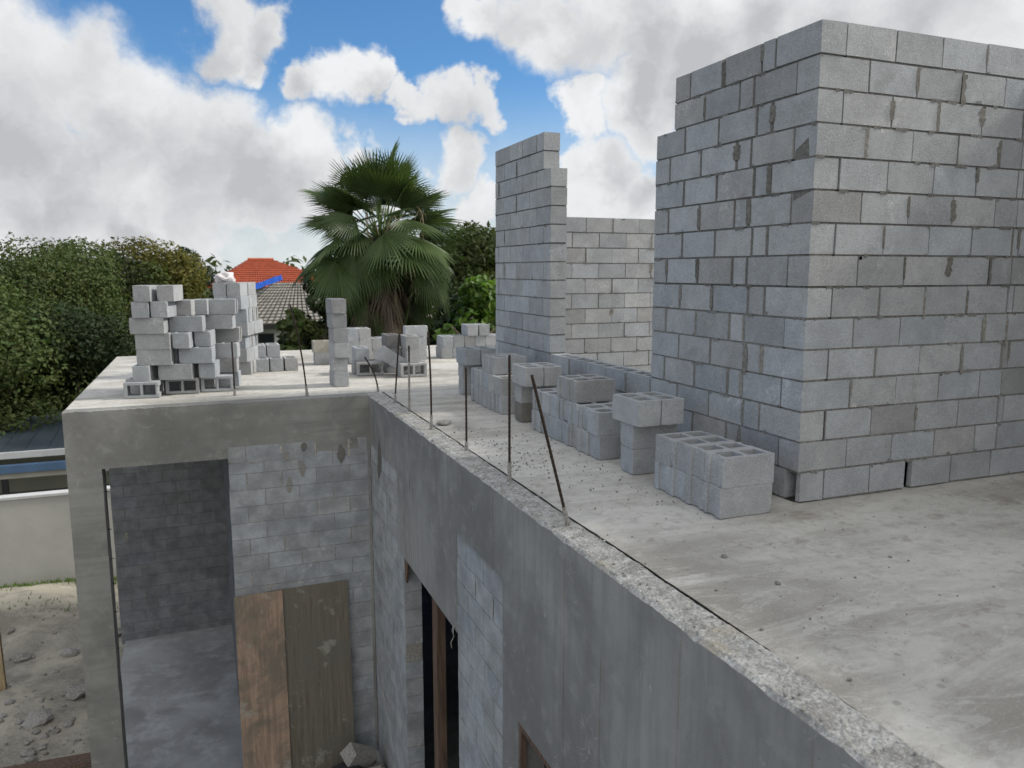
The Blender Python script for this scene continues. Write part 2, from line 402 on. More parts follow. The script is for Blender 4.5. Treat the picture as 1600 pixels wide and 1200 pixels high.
# the tall wall corner by the stacks
mb = MB()
for k in range(15):
    z = k * CH; mt = mtone(k); even = (k % 2 == 0)
    Lw = 1.845 if k < 13 else 1.585
    dr = 0.36 if k > 5 else 0.2
    if k == 0:
        sp = split(Lw, [0.20, 0.397, 0.13, 0.397, 0.397]); sp = [(a, b) for a, b in sp]; sp[0] = (0.115, 0.25)
    elif k == 13: sp = [(0.206, 0.603)] + [(a + 0.63, b + 0.63) for a, b in split(Lw - 0.63, [0.13, 0.397, 0.397])]
    elif k == 14: sp = split(Lw, [0.397, 0.11, 0.397, 0.397, 0.19])
    elif even: sp = split(Lw, [0.397, 0.125 if k > 6 else 0.15, 0.397, 0.397, 0.397])
    else: sp = [(a + 0.206, b + 0.206) for a, b in split(Lw - 0.206, [0.397, 0.13, 0.397, 0.397, 0.194])]
    course(mb, (XW, YW, 0), (0, 1, 0), (-1, 0, 0), z, sp, mt=mt, drips=dr)
    Lf = 2.20
    if k == 0:
        mb.box((XW + .17, YW + .01, 0), (XW + .188, YW + .25, CH), 1, (.08,) * 3); mb.box((XW + .022, YW, .008), (XW + .217, YW + .036, CH - .001), 0, (1, 1, 1), .003); mb.box((XW + .036, YW + .17, 0), (XW + .17, YW + .186, CH), 1, (.08,) * 3); mb.box((XW + .01, YW + .04, .001), (XW + .17, YW + .17, .004), 1, (.15,) * 3)  # corner hole lined with near-black boxes, its shade put into the tint
        mb.box((XW + .93, YW + .17, 0), (XW + 1.07, YW + .186, CH), 1, (.08,) * 3)  # back of the vent slot, shade painted in by a near-black tint
        course(mb, (XW, YW, 0), (1, 0, 0), (0, -1, 0), z, [(0.228, 0.62), (0.632, 0.955)], mt=mt, drips=0.1)
        course(mb, (XW, YW, 0), (1, 0, 0), (0, -1, 0), z, [(1.412, 1.81), (1.822, Lf)], mt=mt, drips=0.1)
        mb.box((XW + 1.02, YW, .009), (XW + 1.40, YW + .036, CH - .001), 0, (.97, .97, .97), .003); mb.box((XW + .97, YW + .18, 0), (XW + 1.41, YW + .19, CH), 1, (.08,) * 3); mb.box((XW + .96, YW + .04, .001), (XW + 1.40, YW + .18, .004), 1, (.15,) * 3)  # vent cavity lining tinted near black in place of shade
    elif even:
        course(mb, (XW, YW, 0), (1, 0, 0), (0, -1, 0), z, [(0.207, 0.604), (0.616, 1.013), (1.026, 1.423), (1.434, 1.831), (1.85, 1.895), (1.91, Lf)], mt=mt, drips=dr)
    else:
        course(mb, (XW, YW, 0), (1, 0, 0), (0, -1, 0), z, [(0.0, 0.397), (0.41, 0.807), (0.818, 1.215), (1.227, 1.624), (1.635, 1.85), (1.864, Lf)], mt=mt, drips=dr)
# the wall that turns back towards the viewer at the right end, then an unseen added wall running away behind
for k in range(15):
    z = k * CH
    course(mb, (XW + 2.212, YW + 0.194, 0), (0, -1, 0), (-1, 0, 0), z, laid(5.2, k % 2 == 0), mt=mtone(k), drips=0.25)
    course(mb, (XW + 2.30, YW + 0.206, 0), (0, 1, 0), (-1, 0, 0), z, laid(3.3, k % 2 == 0), mt=mtone(k), drips=0.0)  # unseen wall, added and sized to shade the block stacks
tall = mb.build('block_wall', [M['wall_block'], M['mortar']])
tag(tall, 'tall bare grey block wall turning a sharp corner, nearest wall on the right', 'wall')

# low three-course wall between the two towers
mb = MB()
for k in range(3):
    sp = [(a, b) for a, b in laid(2.10, k % 2 == 0)]
    course(mb, (XW, YW + 1.86, 0), (0, 1, 0), (-1, 0, 0), k * CH, sp, mt=0.75, drips=0.15, hollow=(k == 2))
tag(mb.build('block_wall', [M['wall_block'], M['mortar']]), 'low unfinished block wall with open cores on top between two taller walls', 'wall')

# the second tower: tall stub facing the parapet, with its long back wall
mb = MB()
Y2a, Y2b = 7.92, 9.66
for k in range(15):
    ya = Y2a if k < 13 else Y2a + 0.20
    course(mb, (XW, ya, 0), (0, 1, 0), (-1, 0, 0), k * CH, laid(Y2b - ya, (k + (k >= 13)) % 2 == 0), mt=0.40 if k > 8 else 0.65, drips=0.12)
for k in range(13):
    z = k * CH; x1 = 9.6 if k < 11 else XW + 0.62
    course(mb, (XW + 0.206, Y2b - 0.194, 0), (1, 0, 0), (0, -1, 0), z, laid(x1 - XW - 0.206, k % 2 == 1), mt=0.62, drips=0.12)
tag(mb.build('block_wall', [M['wall_block'], M['mortar']]), 'tall narrow block wall stub with stepped end and lower wall running behind it', 'wall')

# ------------------------------------------------------------------ the house below the deck
XO = 1.86; YF = 9.555; GZ = -4.85
house = thing('concrete_house', 'unfinished grey concrete house with flat roof deck and corner porch', 'building', (0, 0, GZ))
def hpart(mb, name, mats, label=None, smooth=False):
    o = mb.build(name, mats, house, smooth); o.matrix_parent_inverse = Matrix.Translation((0, 0, -GZ))
    if label: o['label'] = label
    return o

# deck: one sheet with the seam along the parapet strip
mb = MB()
def sheet(mb, xs, ys, zf, mi=0):
    i = len(mb.v)
    for y in ys:
        for x in xs: mb.v.append((x if not callable(x) else x(y), y, 0)); 
    W = len(xs)
    for a in range(len(mb.v) - i):
        x, y, _ = mb.v[i + a]; mb.v[i + a] = (x, y, zf(x, y))
    for r in range(len(ys) - 1):
        for c in range(W - 1):
            q = i + r * W + c
            mb.f.append((q, q + 1, q + W + 1, q + W)); mb.m.append(mi); mb.t.append((1, 1, 1))
def frange(a, b, n): return [a + (b - a) * i / n for i in range(n + 1)]
def seam(y):
    return 2.078 + 0.006 * fbm((y * 1.3, 3, 0)) + 0.004 * fbm((y * 9, 1, 0))
def gap(y):
    t = min(1, max(0, (y - 2.15) / .7)); return t * t * (3 - 2 * t)
dz = lambda x, y: 0.004 * fbm((x * 1.1, y * 1.1, 0)) + 0.0012 * fbm((x * 7, y * 7, 2)) - 0.004
sheet(mb, [lambda y: seam(y) - 0.004 + gap(y) * (0.010 + 0.005 * max(0, fbm((y * 5, 8, 0))))] + frange(2.12, 12, 90), frange(-3, 9.555, 260), dz)
sheet(mb, frange(-1.50, 12, 110), frange(9.7551, 15.6, 70), dz)
sheet(mb, [lambda y: seam(y) + 0.006] + frange(2.12, 12, 90), frange(9.555, 9.7551, 6), dz)
mb.box((2.12, -3, -0.22), (12, 9.5, -0.03), 0); mb.box((-1.31, 9.75, -0.22), (12, 15.59, -0.03), 0)
mb.box((-1.50, 9.756, -0.66), (-1.31, 15.58, -0.012), 0)
mb.box((-1.50, 15.5, -0.66), (12, 15.605, -0.012), 0)
hpart(mb, 'roof_slab', M['deck'])

# parapet strip of broken concrete: top of the ring beam
mb = MB()
def chip(y): return 0.010 * fbm((y * 2.2, 0.5, 0)) + 0.012 * max(0, fbm((y * 7, 4, 0))) + 0.004 * fbm((y * 30, 2, 0))
ys = frange(-2.5, 9.74, 860); ts = frange(0, 1, 12); i0 = len(mb.v)
for y in ys:
    xo = XO + 0.004 + max(0, chip(y)); xi = seam(y) - 0.003 - 0.004 * max(0, fbm((y * 6, 12, 0)))
    for t in ts:
        x = xo + (xi - xo) * t
        z = 0.007 * fbm((x * 7, y * 7, 1), 3) + 0.0035 * fbm((x * 55, y * 55, 4), 3) + 0.002
        if t == 0: z = -0.014 + 0.012 * fbm((y * 6, 7, 0)); x = XO
        if t == 1: z -= 0.012 * gap(y) + .004
        mb.v.append((x, y, z))
W = len(ts)
for r in range(len(ys) - 1):
    for c in range(W - 1):
        q = i0 + r * W + c; mb.f.append((q, q + 1, q + W + 1, q + W)); mb.m.append(0); mb.t.append((1, 1, 1))
hpart(mb, 'edge_strip', M['rough'], 'rough broken concrete strip along the deck edge')
# outer face of the ring beam follows the chipped edge
mb = MB()
def face_x(mb, y0, y1, z0, top=None, n=None):
    """vertical face on x = XO between two depths; the top may follow the chipped arris"""
    n = n or max(2, int((y1 - y0) / 0.0142)); zs = [0, 0.25, 0.5, 0.75, 1]
    for k in range(n):
        a = y0 + (y1 - y0) * k / n; b = y0 + (y1 - y0) * (k + 1) / n
        mb.face([(XO, b, z0), (XO, a, z0), (XO, a, top(a)), (XO, b, top(b))])
arris = lambda y: -0.014 + 0.012 * fbm((y * 6, 7, 0))
face_x(mb, -2.5, YF, -0.62, arris)
mb.box((XO + 0.001, -2.5, -0.64), (XO + 0.20, YF + 0.19, -0.03), 0, skip=(5,))
# bottom of the beam where no wall carries it, lintel over the tall opening, pier between openings
def slabx(y0, y1, z0, z1, d=0.2, x=XO): mb.box((x, y0, z0), (XO + d, y1, z1))
slabx(5.955, 8.10, -1.515, -0.62)
slabx(2.9, 4.88, -1.53, -0.62); slabx(4.585, 4.88, GZ, -1.53); slabx(-2.5, 2.9, GZ, -0.62)
# board seams printed in the face and one open crack
for (yy, z0, z1, w, pr) in ((9.29, -0.60, -0.04, .004, .004), (8.69, -0.60, -.05, .005, .003), (7.53, -1.5, -.05, .006, .005), (7.42, -1.48, -.62, .004, .004),
                            (6.55, -0.62, -.05, .004, .003), (5.07, -0.62, -.06, .006, .004), (3.87, -1.5, -.06, .006, .005), (3.42, -1.5, -.5, .005, .004), (2.7, -1.3, -.06, .006, .004), (1.9, -1.3, -.06, .005, .004)):
    mb.box((XO - pr, yy - w / 2, z0), (XO + 0.02, yy + w / 2, z1))
hpart(mb, 'ring_beam', M['cast'])

mb = MB()
def flushwall(mb, P, u, n, length, z0, z1, depth=0.19, mt=0.95, sp=0.035, tk=1.0):
    k = 0; z = z1 - CH
    while z > z0 - CH:
        course(mb, P, u, n, z, laid(length, k % 2 == 0, j=0.009), depth=depth, jit=0.001, bj=0.007, mt=mt, recess=0.0055, drips=0.10, spread=sp, tk=tk); z -= CH; k += 1
flushwall(mb, (XO + 0.003, 4.884, 0), (0, 1, 0), (-1, 0, 0), 1.068, GZ, -0.625)
hpart(mb, 'block_wall', [M['flush_block'], M['mortar']])
mb = MB()
flushwall(mb, (XO + 0.003, 7.87, 0), (0, 1, 0), (-1, 0, 0), 1.68, GZ, -1.518)
flushwall(mb, (XO + 0.003, 8.103, 0), (0, 1, 0), (-1, 0, 0), 1.447, -1.518 + 0.05, -0.625)
hpart(mb, 'block_wall', [M['flush_block'], M['mortar']])

# porch wing
mb = MB()
n = 240; tz = lambda x: -0.004 + 0.010 * fbm((x * 5, 2, 3)) + 0.006 * fbm((x * 21, 5, 3))
for k in range(n):
    a = -1.5 + (XO + 1.5) * k / n; b = -1.5 + (XO + 1.5) * (k + 1) / n
    mb.face([(a, YF, -0.6), (b, YF, -0.6), (b, YF, tz(b)), (a, YF, tz(a))])
    c0 = 0.002 + 0.006 * fbm((a * 3, 9, 1)); c1 = 0.002 + 0.006 * fbm((b * 3, 9, 1))
    mb.face([(a, YF, tz(a)), (b, YF, tz(b)), (b, YF + 0.07, c1), (a, YF + 0.07, c0)])
    mb.face([(a, YF + 0.07, c0), (b, YF + 0.07, c1), (b, YF + 0.21, -0.001), (a, YF + 0.21, -0.001)])
mb.box((-1.5, YF, -0.665), (XO - 0.001, YF + 0.2, -0.6))
mb.box((-1.499, YF + 0.001, -0.64), (XO, YF + 0.2, -0.03), skip=(2,))
for (x0, x1, zz) in ((0.9, 1.25, -0.30), (1.3, 1.62, -0.41), (0.3, 0.42, -0.2), (-0.5, -0.38, -0.26)):
    mb.box((x0, YF - 0.003, zz), (x1, YF + 0.02, zz + 0.006))
mb.box((XO - 0.035, YF - 0.004, -4.7), (XO - 0.001, YF + 0.02, -0.02))
hpart(mb, 'porch_beam', M['wing_cast'])
mb = MB()
zs = frange(GZ - 0.1, -0.665, 40); cs = []
for z in zs:
    w = 0.004 * fbm((z * 3, 1, 1)); cs.append([(-1.5 + w, YF, z), (-1.155 + w, YF, z), (-1.155 + w, YF + 0.3, z), (-1.5 + w, YF + 0.3, z)])
for a, b in zip(cs[:-1], cs[1:]):
    for j in range(4): mb.face([a[j], a[(j + 1) % 4], b[(j + 1) % 4], b[j]])
for (x0, x1, zz) in ((-1.49, -1.34, -1.62), (-1.30, -1.17, -1.58), (-1.28, -1.16, -0.93), (-1.45, -1.2, -2.75)):
    mb.box((x0, YF - 0.003, zz), (x1, YF + 0.02, zz + 0.008))
hpart(mb, 'column', M['wing_cast'])
for zz in (-0.95, -1.4, -1.75, -2.05, -2.4, -2.85):
    mb = MB(); mb.tube([(-1.155, YF + 0.12, zz), (-1.115, YF + 0.12, zz - 0.006)], 0.005, 5)
    hpart(mb, 'form_tie', M['steel'])
mb = MB(); flushwall(mb, (0.175, YF + 0.003, 0), (1, 0, 0), (0, -1, 0), XO - 0.18, GZ, -0.668, sp=0.05)
def blot(mb, pts_px, plane, val):
    """a damp stain with its own outline on the block face"""
    for (u, v, w, h) in pts_px:
        pp = []
        for i in range(12):
            an = i / 12 * 6.283; k_ = random.uniform(.75, 1.1); uu = u + math.cos(an) * w * k_; v2 = v + math.sin(an) * h * k_
            d = ray(uu, v2); p = EYE + d * (((YF - .0045) / d.y) if plane == 'y' else ((XO - .0015) / d.x)); pp.append(p)
        mb.face(pp, 1, (val,) * 3)
blot(mb, [(475, 699, 5, 8), (533, 709, 7, 15)], 'y', .5); blot(mb, [(447, 712, 5, 9), (472, 732, 6, 12), (452, 757, 5, 13)], 'y', .8); blot(mb, [(592.5, 718, 3, 32)], 'x', .4)
k = 0
course(mb, (0.175, YF + 0.0, 0), (1, 0, 0), (0, -1, 0), -0.735, laid(1.64, False, j=0.009), jit=0.003, bj=0.008, mt=0.95, recess=0.003, drips=0.4)
hpart(mb, 'block_wall', [M['flush_block'], M['mortar']])
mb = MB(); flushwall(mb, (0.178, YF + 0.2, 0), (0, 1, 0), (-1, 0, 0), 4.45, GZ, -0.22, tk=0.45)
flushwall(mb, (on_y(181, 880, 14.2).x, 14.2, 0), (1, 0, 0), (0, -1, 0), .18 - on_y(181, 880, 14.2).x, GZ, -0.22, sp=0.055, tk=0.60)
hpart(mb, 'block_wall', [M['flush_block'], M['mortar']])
mb = MB(); mb.box((-1.56, 9.2, GZ - 0.3), (1.85, 14.4, GZ + 0.05)); hpart(mb, 'porch_floor', M['floor'])
mb = MB(); mb.box((1.85, -2.5, GZ - 0.3), (8, 15, GZ + 0.04)); mb.box((6.5, -2.5, GZ), (6.7, 15, -0.2)); mb.box((1.86, 15, GZ), (8, 15.2, -0.2)); mb.box((2.06, -2.7, GZ), (8, -2.5, -0.2))
hpart(mb, 'inner_room', M['soffit'])
mb = MB(); mb.box((XO + 0.01, 2.95, -1.585), (XO + 0.05, 4.55, -1.532)); mb.box((XO + 0.012, 4.55, -3.2), (XO + 0.048, 4.583, -1.532))
hpart(mb, 'window_frame', M['timber'])

# timber standing in the tall opening, scrap board and tie wire at its head
P = Vector((2.0, 7.02, GZ + 0.04))
mb = MB(); mb.box((-0.045, -0.075, 0), (0.045, 0.075, 3.27), 0, jit=0.003)
o = mb.build('timber_prop', M['timber']); o.location = P; tag(o, 'dark upright timber prop standing in the tall door opening', 'timber')
mb = MB(); mb.box((-0.02, -0.05, -0.26), (0.0, 0.05, 0.0), 0, jit=0.004)
o = mb.build('scrap_board', M['timber']); o.location = (XO + 0.03, 7.79, -1.52); o.rotation_euler = (R(12), 0, 0); tag(o, 'short scrap board hanging at the top left of the door opening', 'board')
mb = MB(); q = [(0, 0, 0), (-0.012, 0.012, -0.05), (0.0, 0.0, -0.10), (-0.02, 0.03, -0.17), (-0.005, 0.05, -0.23)]
mb.tube(q, 0.005, 5); mb.tube([(0, 0, 0), (-0.012, -0.02, -0.06), (0.0, 0.0, -0.10)], 0.004, 5)
o = mb.build('tie_wire', M['crust']); o.location = (XO - 0.012, 6.02, -1.47); tag(o, 'bent pale tie wire below the lintel of the door opening', 'wire')

# plywood leaning on the porch wall
def sheet_ply(name, x0, x1, ztop, ybot, dy, tint, label, lean):
    mb = MB(); h = 2.44
    nx, nz = 6, 14; i0 = len(mb.v)
    mb.box((0, 0, 0), (x1 - x0, 0.018, h), 0, tint)
    o = mb.build(name, M['plywood']); o.location = (x0, ybot, GZ + 0.052); o.rotation_euler = (-lean, 0, R(dy))
    return tag(o, label, 'plywood', 'plywood sheets leaning on the porch wall')
sheet_ply('plywood_sheet', 0.56, 1.52, 0, 9.345, 0, (0.72, 0.80, 0.80), 'mouldy grey-brown plywood sheet leaning on the wall, the right one', R(4.2))
sheet_ply('plywood_sheet', 0.155, 0.72, 0, 9.318, 0.5, (1.6, 1.42, 1.33), 'reddish brown plywood sheet leaning on the wall, the left one', R(4.2))

# ------------------------------------------------------------------ loose hollow blocks
BL, BW, BH = 0.394, 0.193, 0.194
def block_mesh(name, ra, rb, seed):
    rnd = random.Random(seed)
    L, W = BL, BW; h = BH
    xs = [-L/2, -L/2 + .017, -L/2 + .040, -.015, .015, L/2 - .040, L/2 - .017, L/2]; ys = [-W/2, -W/2 + .033, -.044, .044, W/2 - .033, W/2]
    def solid(i, j):
        if i < 0 or j < 0 or i > 6 or j > 4: return False
        if 1 <= j <= 3 and i in (2, 4): return False
        if j == 2 and ((i == 0 and ra) or (i == 6 and rb)): return False
        return True
    bm = bmesh.new(); V = {}
    def vv(i, j, k):
        if (i, j, k) not in V: V[(i, j, k)] = bm.verts.new((xs[i], ys[j], k * h))
        return V[(i, j, k)]
    for i in range(7):
        for j in range(5):
            if not solid(i, j): continue
            bm.faces.new((vv(i, j, 1), vv(i + 1, j, 1), vv(i + 1, j + 1, 1), vv(i, j + 1, 1)))
            bm.faces.new((vv(i, j, 0), vv(i, j + 1, 0), vv(i + 1, j + 1, 0), vv(i + 1, j, 0)))
            if not solid(i - 1, j): bm.faces.new((vv(i, j, 0), vv(i, j, 1), vv(i, j + 1, 1), vv(i, j + 1, 0)))
            if not solid(i + 1, j): bm.faces.new((vv(i + 1, j, 0), vv(i + 1, j + 1, 0), vv(i + 1, j + 1, 1), vv(i + 1, j, 1)))
            if not solid(i, j - 1): bm.faces.new((vv(i, j, 0), vv(i + 1, j, 0), vv(i + 1, j, 1), vv(i, j, 1)))
            if not solid(i, j + 1): bm.faces.new((vv(i, j + 1, 0), vv(i, j + 1, 1), vv(i + 1, j + 1, 1), vv(i + 1, j + 1, 0)))
    bmesh.ops.dissolve_limit(bm, angle_limit=0.01, verts=bm.verts[:], edges=bm.edges[:])
    sharp = [e for e in bm.edges if len(e.link_faces) == 2 and e.calc_face_angle(0) > 0.5]
    bmesh.ops.bevel(bm, geom=sharp, offset=0.0045, segments=2, profile=0.6, affect='EDGES', clamp_overlap=True)
    # cut the long edges so that they can wander, then chip them
    long_e = [e for e in bm.edges if e.calc_length() > 0.09]
    bmesh.ops.subdivide_edges(bm, edges=long_e, cuts=3)
    bmesh.ops.triangulate(bm, faces=[f for f in bm.faces if len(f.verts) > 4])
    chips = []
    for _ in range(5):
        chips.append((Vector((rnd.choice((-1, 1)) * L/2, rnd.choice((-1, 1)) * W/2 * rnd.choice((1, 1, rnd.random())), rnd.choice((0, h)))), rnd.uniform(0.018, 0.04)))
    off = Vector((seed * 3.1, seed * 1.7, 0))
    for v in bm.verts:
        p = v.co.copy(); cen = Vector((0, 0, h / 2))
        nz = noise.noise_vector(p * 22 + off) * 0.0016
        if p.z < 0.002 or p.z > h - 0.002: nz.z *= 0.15
        v.co += nz
        for c, r in chips:
            d = (p - c).length
            if d < r: v.co += (cen - p).normalized() * (r - d) * 0.42 * (0.5 + rnd.random() * 0.5)
        if v.co.z < 0: v.co.z = 0
        if v.co.z > h: v.co.z = h
    me = D.meshes.new(name); bm.to_mesh(me); bm.free(); me.materials.append(M['loose_block'])
    return me
VAR = {'s': [block_mesh('hollow_block', True, True, 1), block_mesh('hollow_block', True, True, 2), block_mesh('hollow_block', True, False, 3)],
       'p': [block_mesh('hollow_block', False, False, 4), block_mesh('hollow_block', False, False, 5), block_mesh('hollow_block', False, True, 6)]}
NB = 0
def block(x, y, z, along='x', label='', group='loose blocks', kind='p', rz=None, tint=None, rot=None):
    """x, y the centre; z the underside; along the long axis"""
    global NB
    NB += 1
    me = random.choice(VAR[kind]); o = D.objects.new('hollow_block', me); C.objects.link(o)
    a = (0 if along == 'x' else math.pi / 2) + (random.choice((0, math.pi)) if kind == 's' else 0)
    a += random.gauss(0, 0.012) if rz is None else rz
    o.location = (x, y, z); o.rotation_euler = rot if rot else (0, 0, a)
    t = tint or tone(0.07, 0.02); o.color = (t[0], t[1], t[2], 1)
    return tag(o, label, 'concrete block', group)
ORD = ['front', 'second', 'third', 'fourth', 'fifth', 'sixth', 'seventh', 'eighth']
def nth(i, n): return 'front' if i == 0 else ('rearmost' if i == n - 1 else ORD[i])

# S1 the pair of rows at the wall corner
g = 'blocks stacked at the wall corner'
for l in range(2):
    for i in range(4):
        block(3.122 + (0.006 if l else 0) + random.gauss(0, .005), 3.955 + i * 0.194, l * BH, 'x',
              'hollow block, %s of four, %s layer, stack nearest the wall corner' % (nth(i, 4), ('lower', 'upper')[l]), g, 's', rz=random.gauss(0, 0.008))
# T-shaped stacks
def tee(y, name, g, low=((1, 1, 1), (1, 1, 1)), topt=None, x=2.93, xo=-0.03, kind='p', ty=None):
    for l in range(2):
        block(x + 0.225, y + 0.10 + 0.01 * l, l * BH, 'x', '%s block carrying the two crosswise ones of the %s' % (('lowest', 'middle')[l], name), g, kind, tint=low[l])
    ty = (y + 0.02) if ty is None else ty
    for i in range(2):
        block(x + xo + 0.13 + i * 0.199, ty + 0.08, 2 * BH, 'y', '%s crosswise hollow block on top of the %s' % (('left', 'right')[i], name), g, kind, tint=topt)
tee(4.98, 'nearest T-shaped stack', 'nearest T-shaped stack', topt=(1.05, 1.05, 1.04), ty=5.0)
tee(7.20, 'middle T-shaped stack', 'middle T-shaped stack', low=((0.52, 0.47, 0.40), (0.95, .93, .9)), topt=(1.12, 1.10, 1.08), ty=7.14)
tee(9.12, 'farthest T-shaped stack', 'farthest T-shaped stack', topt=(0.9, 0.92, 0.95), ty=9.06)
# long rows between them
def longrow(y0, n, name, g, top_at, gap=0.0, dx=0.0):
    for l in range(2):
        for i in range(n):
            block(3.135 + dx + (0.012 if l else 0) + random.gauss(0, .008), y0 + 0.1 + i * (0.199 + gap) + 0.03 * l, l * BH, 'x',
                  '%s block in the %s layer of the %s' % (nth(i, n), ('bottom', 'second')[l], name), g, 's', rz=random.gauss(0, 0.015))
    for i in range(2):
        block(3.17 + dx, y0 + top_at + 0.1 + i * 0.197, 2 * BH, 'x', '%s of two hollow blocks on top of the %s' % (('front', 'rear')[i], name), g, 's')
longrow(5.48, 7, 'long row behind nearest T-shaped stack', 'long row behind the nearest T-shaped stack', 0.52)
longrow(7.68, 5, 'shorter row behind middle T-shaped stack', 'shorter row behind the middle T-shaped stack', 0.32, 0.012, -0.02)

# J the far row in front of the green shrubs
g = 'far row by the tall wall stub'; xj = 3.92
for l in range(2):
    for i in range(6):
        block(xj + 0.03 + i * 0.200 + 0.02 * l, 13.27, l * BH, 'y', '%s block from the left, %s layer, far row beside the wall stub' % (('first', 'second', 'third', 'fourth', 'fifth', 'sixth')[i], ('bottom', 'second')[l]), g, 'p', tint=tone(.06, .03))
for i in range(2):
    block(xj + 0.50 + i * 0.214, 13.23, 2 * BH, 'y', '%s of two blocks atop the far row beside the wall stub' % ('left', 'right')[i], g, 'p')
# D the slim column of six
g = 'slim column of six blocks'
for l in range(6):
    block(1.66 + (0, 0.0, 0.004, 0.006, -0.006, -0.012)[l], 10.57 + (0, .01, -.03, -.02, .01, 0)[l], l * BH, 'y', '%s block of the slim free-standing column of six' % ('lowest', 'second lowest', 'third lowest', 'fourth lowest', 'fifth lowest', 'topmost')[l], g, 'p',
          rz=(0.02, -.03, .06, .02, .03, .05)[l], tint=((.95,)*3, (.98,)*3, (1.0,)*3, (.8,)*3, (.74, .73, .73), (.72, .70, .70))[l])
# E two blocks half hidden to its left
g = 'pair of blocks left of the slim column'
block(1.86, 13.12, 0, 'x', 'lower grey block half hidden behind the slim column, on its left', g, 'p')
block(1.84, 13.12, BH, 'x', 'upper buff block half hidden behind the slim column, on its left', g, 's', tint=(1.05, .95, .8))
# F three layers to its right
g = 'stack right of the slim column'
for l in range(3):
    for i in range(2):
        block(2.29 + i * 0.197 - 0.01 * l, 13.05, l * BH, 'y', '%s block in the %s layer of the stack right of the slim column' % (('left', 'right')[i], ('bottom', 'middle', 'top')[l]), g, 'p', tint=tone(.08, .03))
# G low run behind the tilted block
g = 'low run behind the tilted block'
for l in range(2):
    for i in range(2):
        block(2.74 + i * 0.2, 13.35, l * BH, 'y', '%s block, %s layer, low run behind the tilted block' % (('left', 'right')[i], ('bottom', 'top')[l]), g, 'p')
# H blocks on their sides with a tilted one between
g = 'jumble of blocks with a tilted one'
def side(x, y, rz, label):      # lying on its face, cores towards the viewer
    o = block(x, y + BH / 2, BW / 2 + 0.002, 'x', label, g, 'p', rot=(R(90), 0, rz)); return o
side(2.27, 11.46, -0.10, 'left of two blocks lying with open cores forward under the tilted one')
side(2.80, 11.06, 0.03, 'right of two blocks lying with open cores forward under the tilted one')
block(2.17, 11.72, BW + 0.005, 'y', 'upright block on the left lying block, behind the tilted one', g, 'p')
block(2.49, 11.24, 0.175, 'x', 'tilted hollow block sliding down between two lying blocks', g, 'p', rot=(R(0), R(33), -0.08))
block(2.82, 11.24, BW + 0.006, 'y', 'lower of two blocks standing on the right lying block', g, 'p')
block(2.81, 11.24, BW + 0.006 + BH, 'y', 'upper of two blocks standing on the right lying block', g, 'p', tint=(.95, .93, .9))
block(2.60, 11.55, BW + 0.006 + BH, 'y', 'dark stained block left of the topmost block of the jumble', g, 'p', tint=(.55, .52, .5))
block(2.62, 11.55, BW + 0.004, 'y', 'shaded block under the dark stained block of the jumble', g, 'p')
block(2.62, 11.75, 0, 'y', 'block at floor level hidden behind the tilted one', g, 'p')
block(2.24, 11.70, 0, 'x', 'block at floor level behind the left lying block', g, 'p')
block(2.85, 11.33, 0, 'x', 'block at floor level behind the right lying block', g, 'p')
# I pale T to the right of it
g = 'pale stack behind the jumble'
block(3.47, 13.22, 0, 'y', 'lowest pale block of the stack behind the jumble', g, 'p', tint=(1.12,) * 3)
block(3.47, 13.22, BH, 'y', 'middle pale block of the stack behind the jumble', g, 'p', tint=(1.12,) * 3)
block(3.42, 13.22, 2 * BH, 'x', 'topmost pale crosswise block of the stack behind the jumble', g, 'p', tint=(1.2,) * 3)
# C low five
g = 'low five between the pile and the slim column'
for i in range(3):
    block(0.79 + i * 0.215, 12.55, 0, 'y', '%s of three bottom blocks right of the tall narrow pile' % ('left', 'middle', 'right')[i], g, 'p')
for i in range(2):
    block(0.77 + i * 0.212, 12.78, BH, 'y', '%s of two top blocks right of the tall narrow pile' % ('left', 'right')[i], g, 'p')
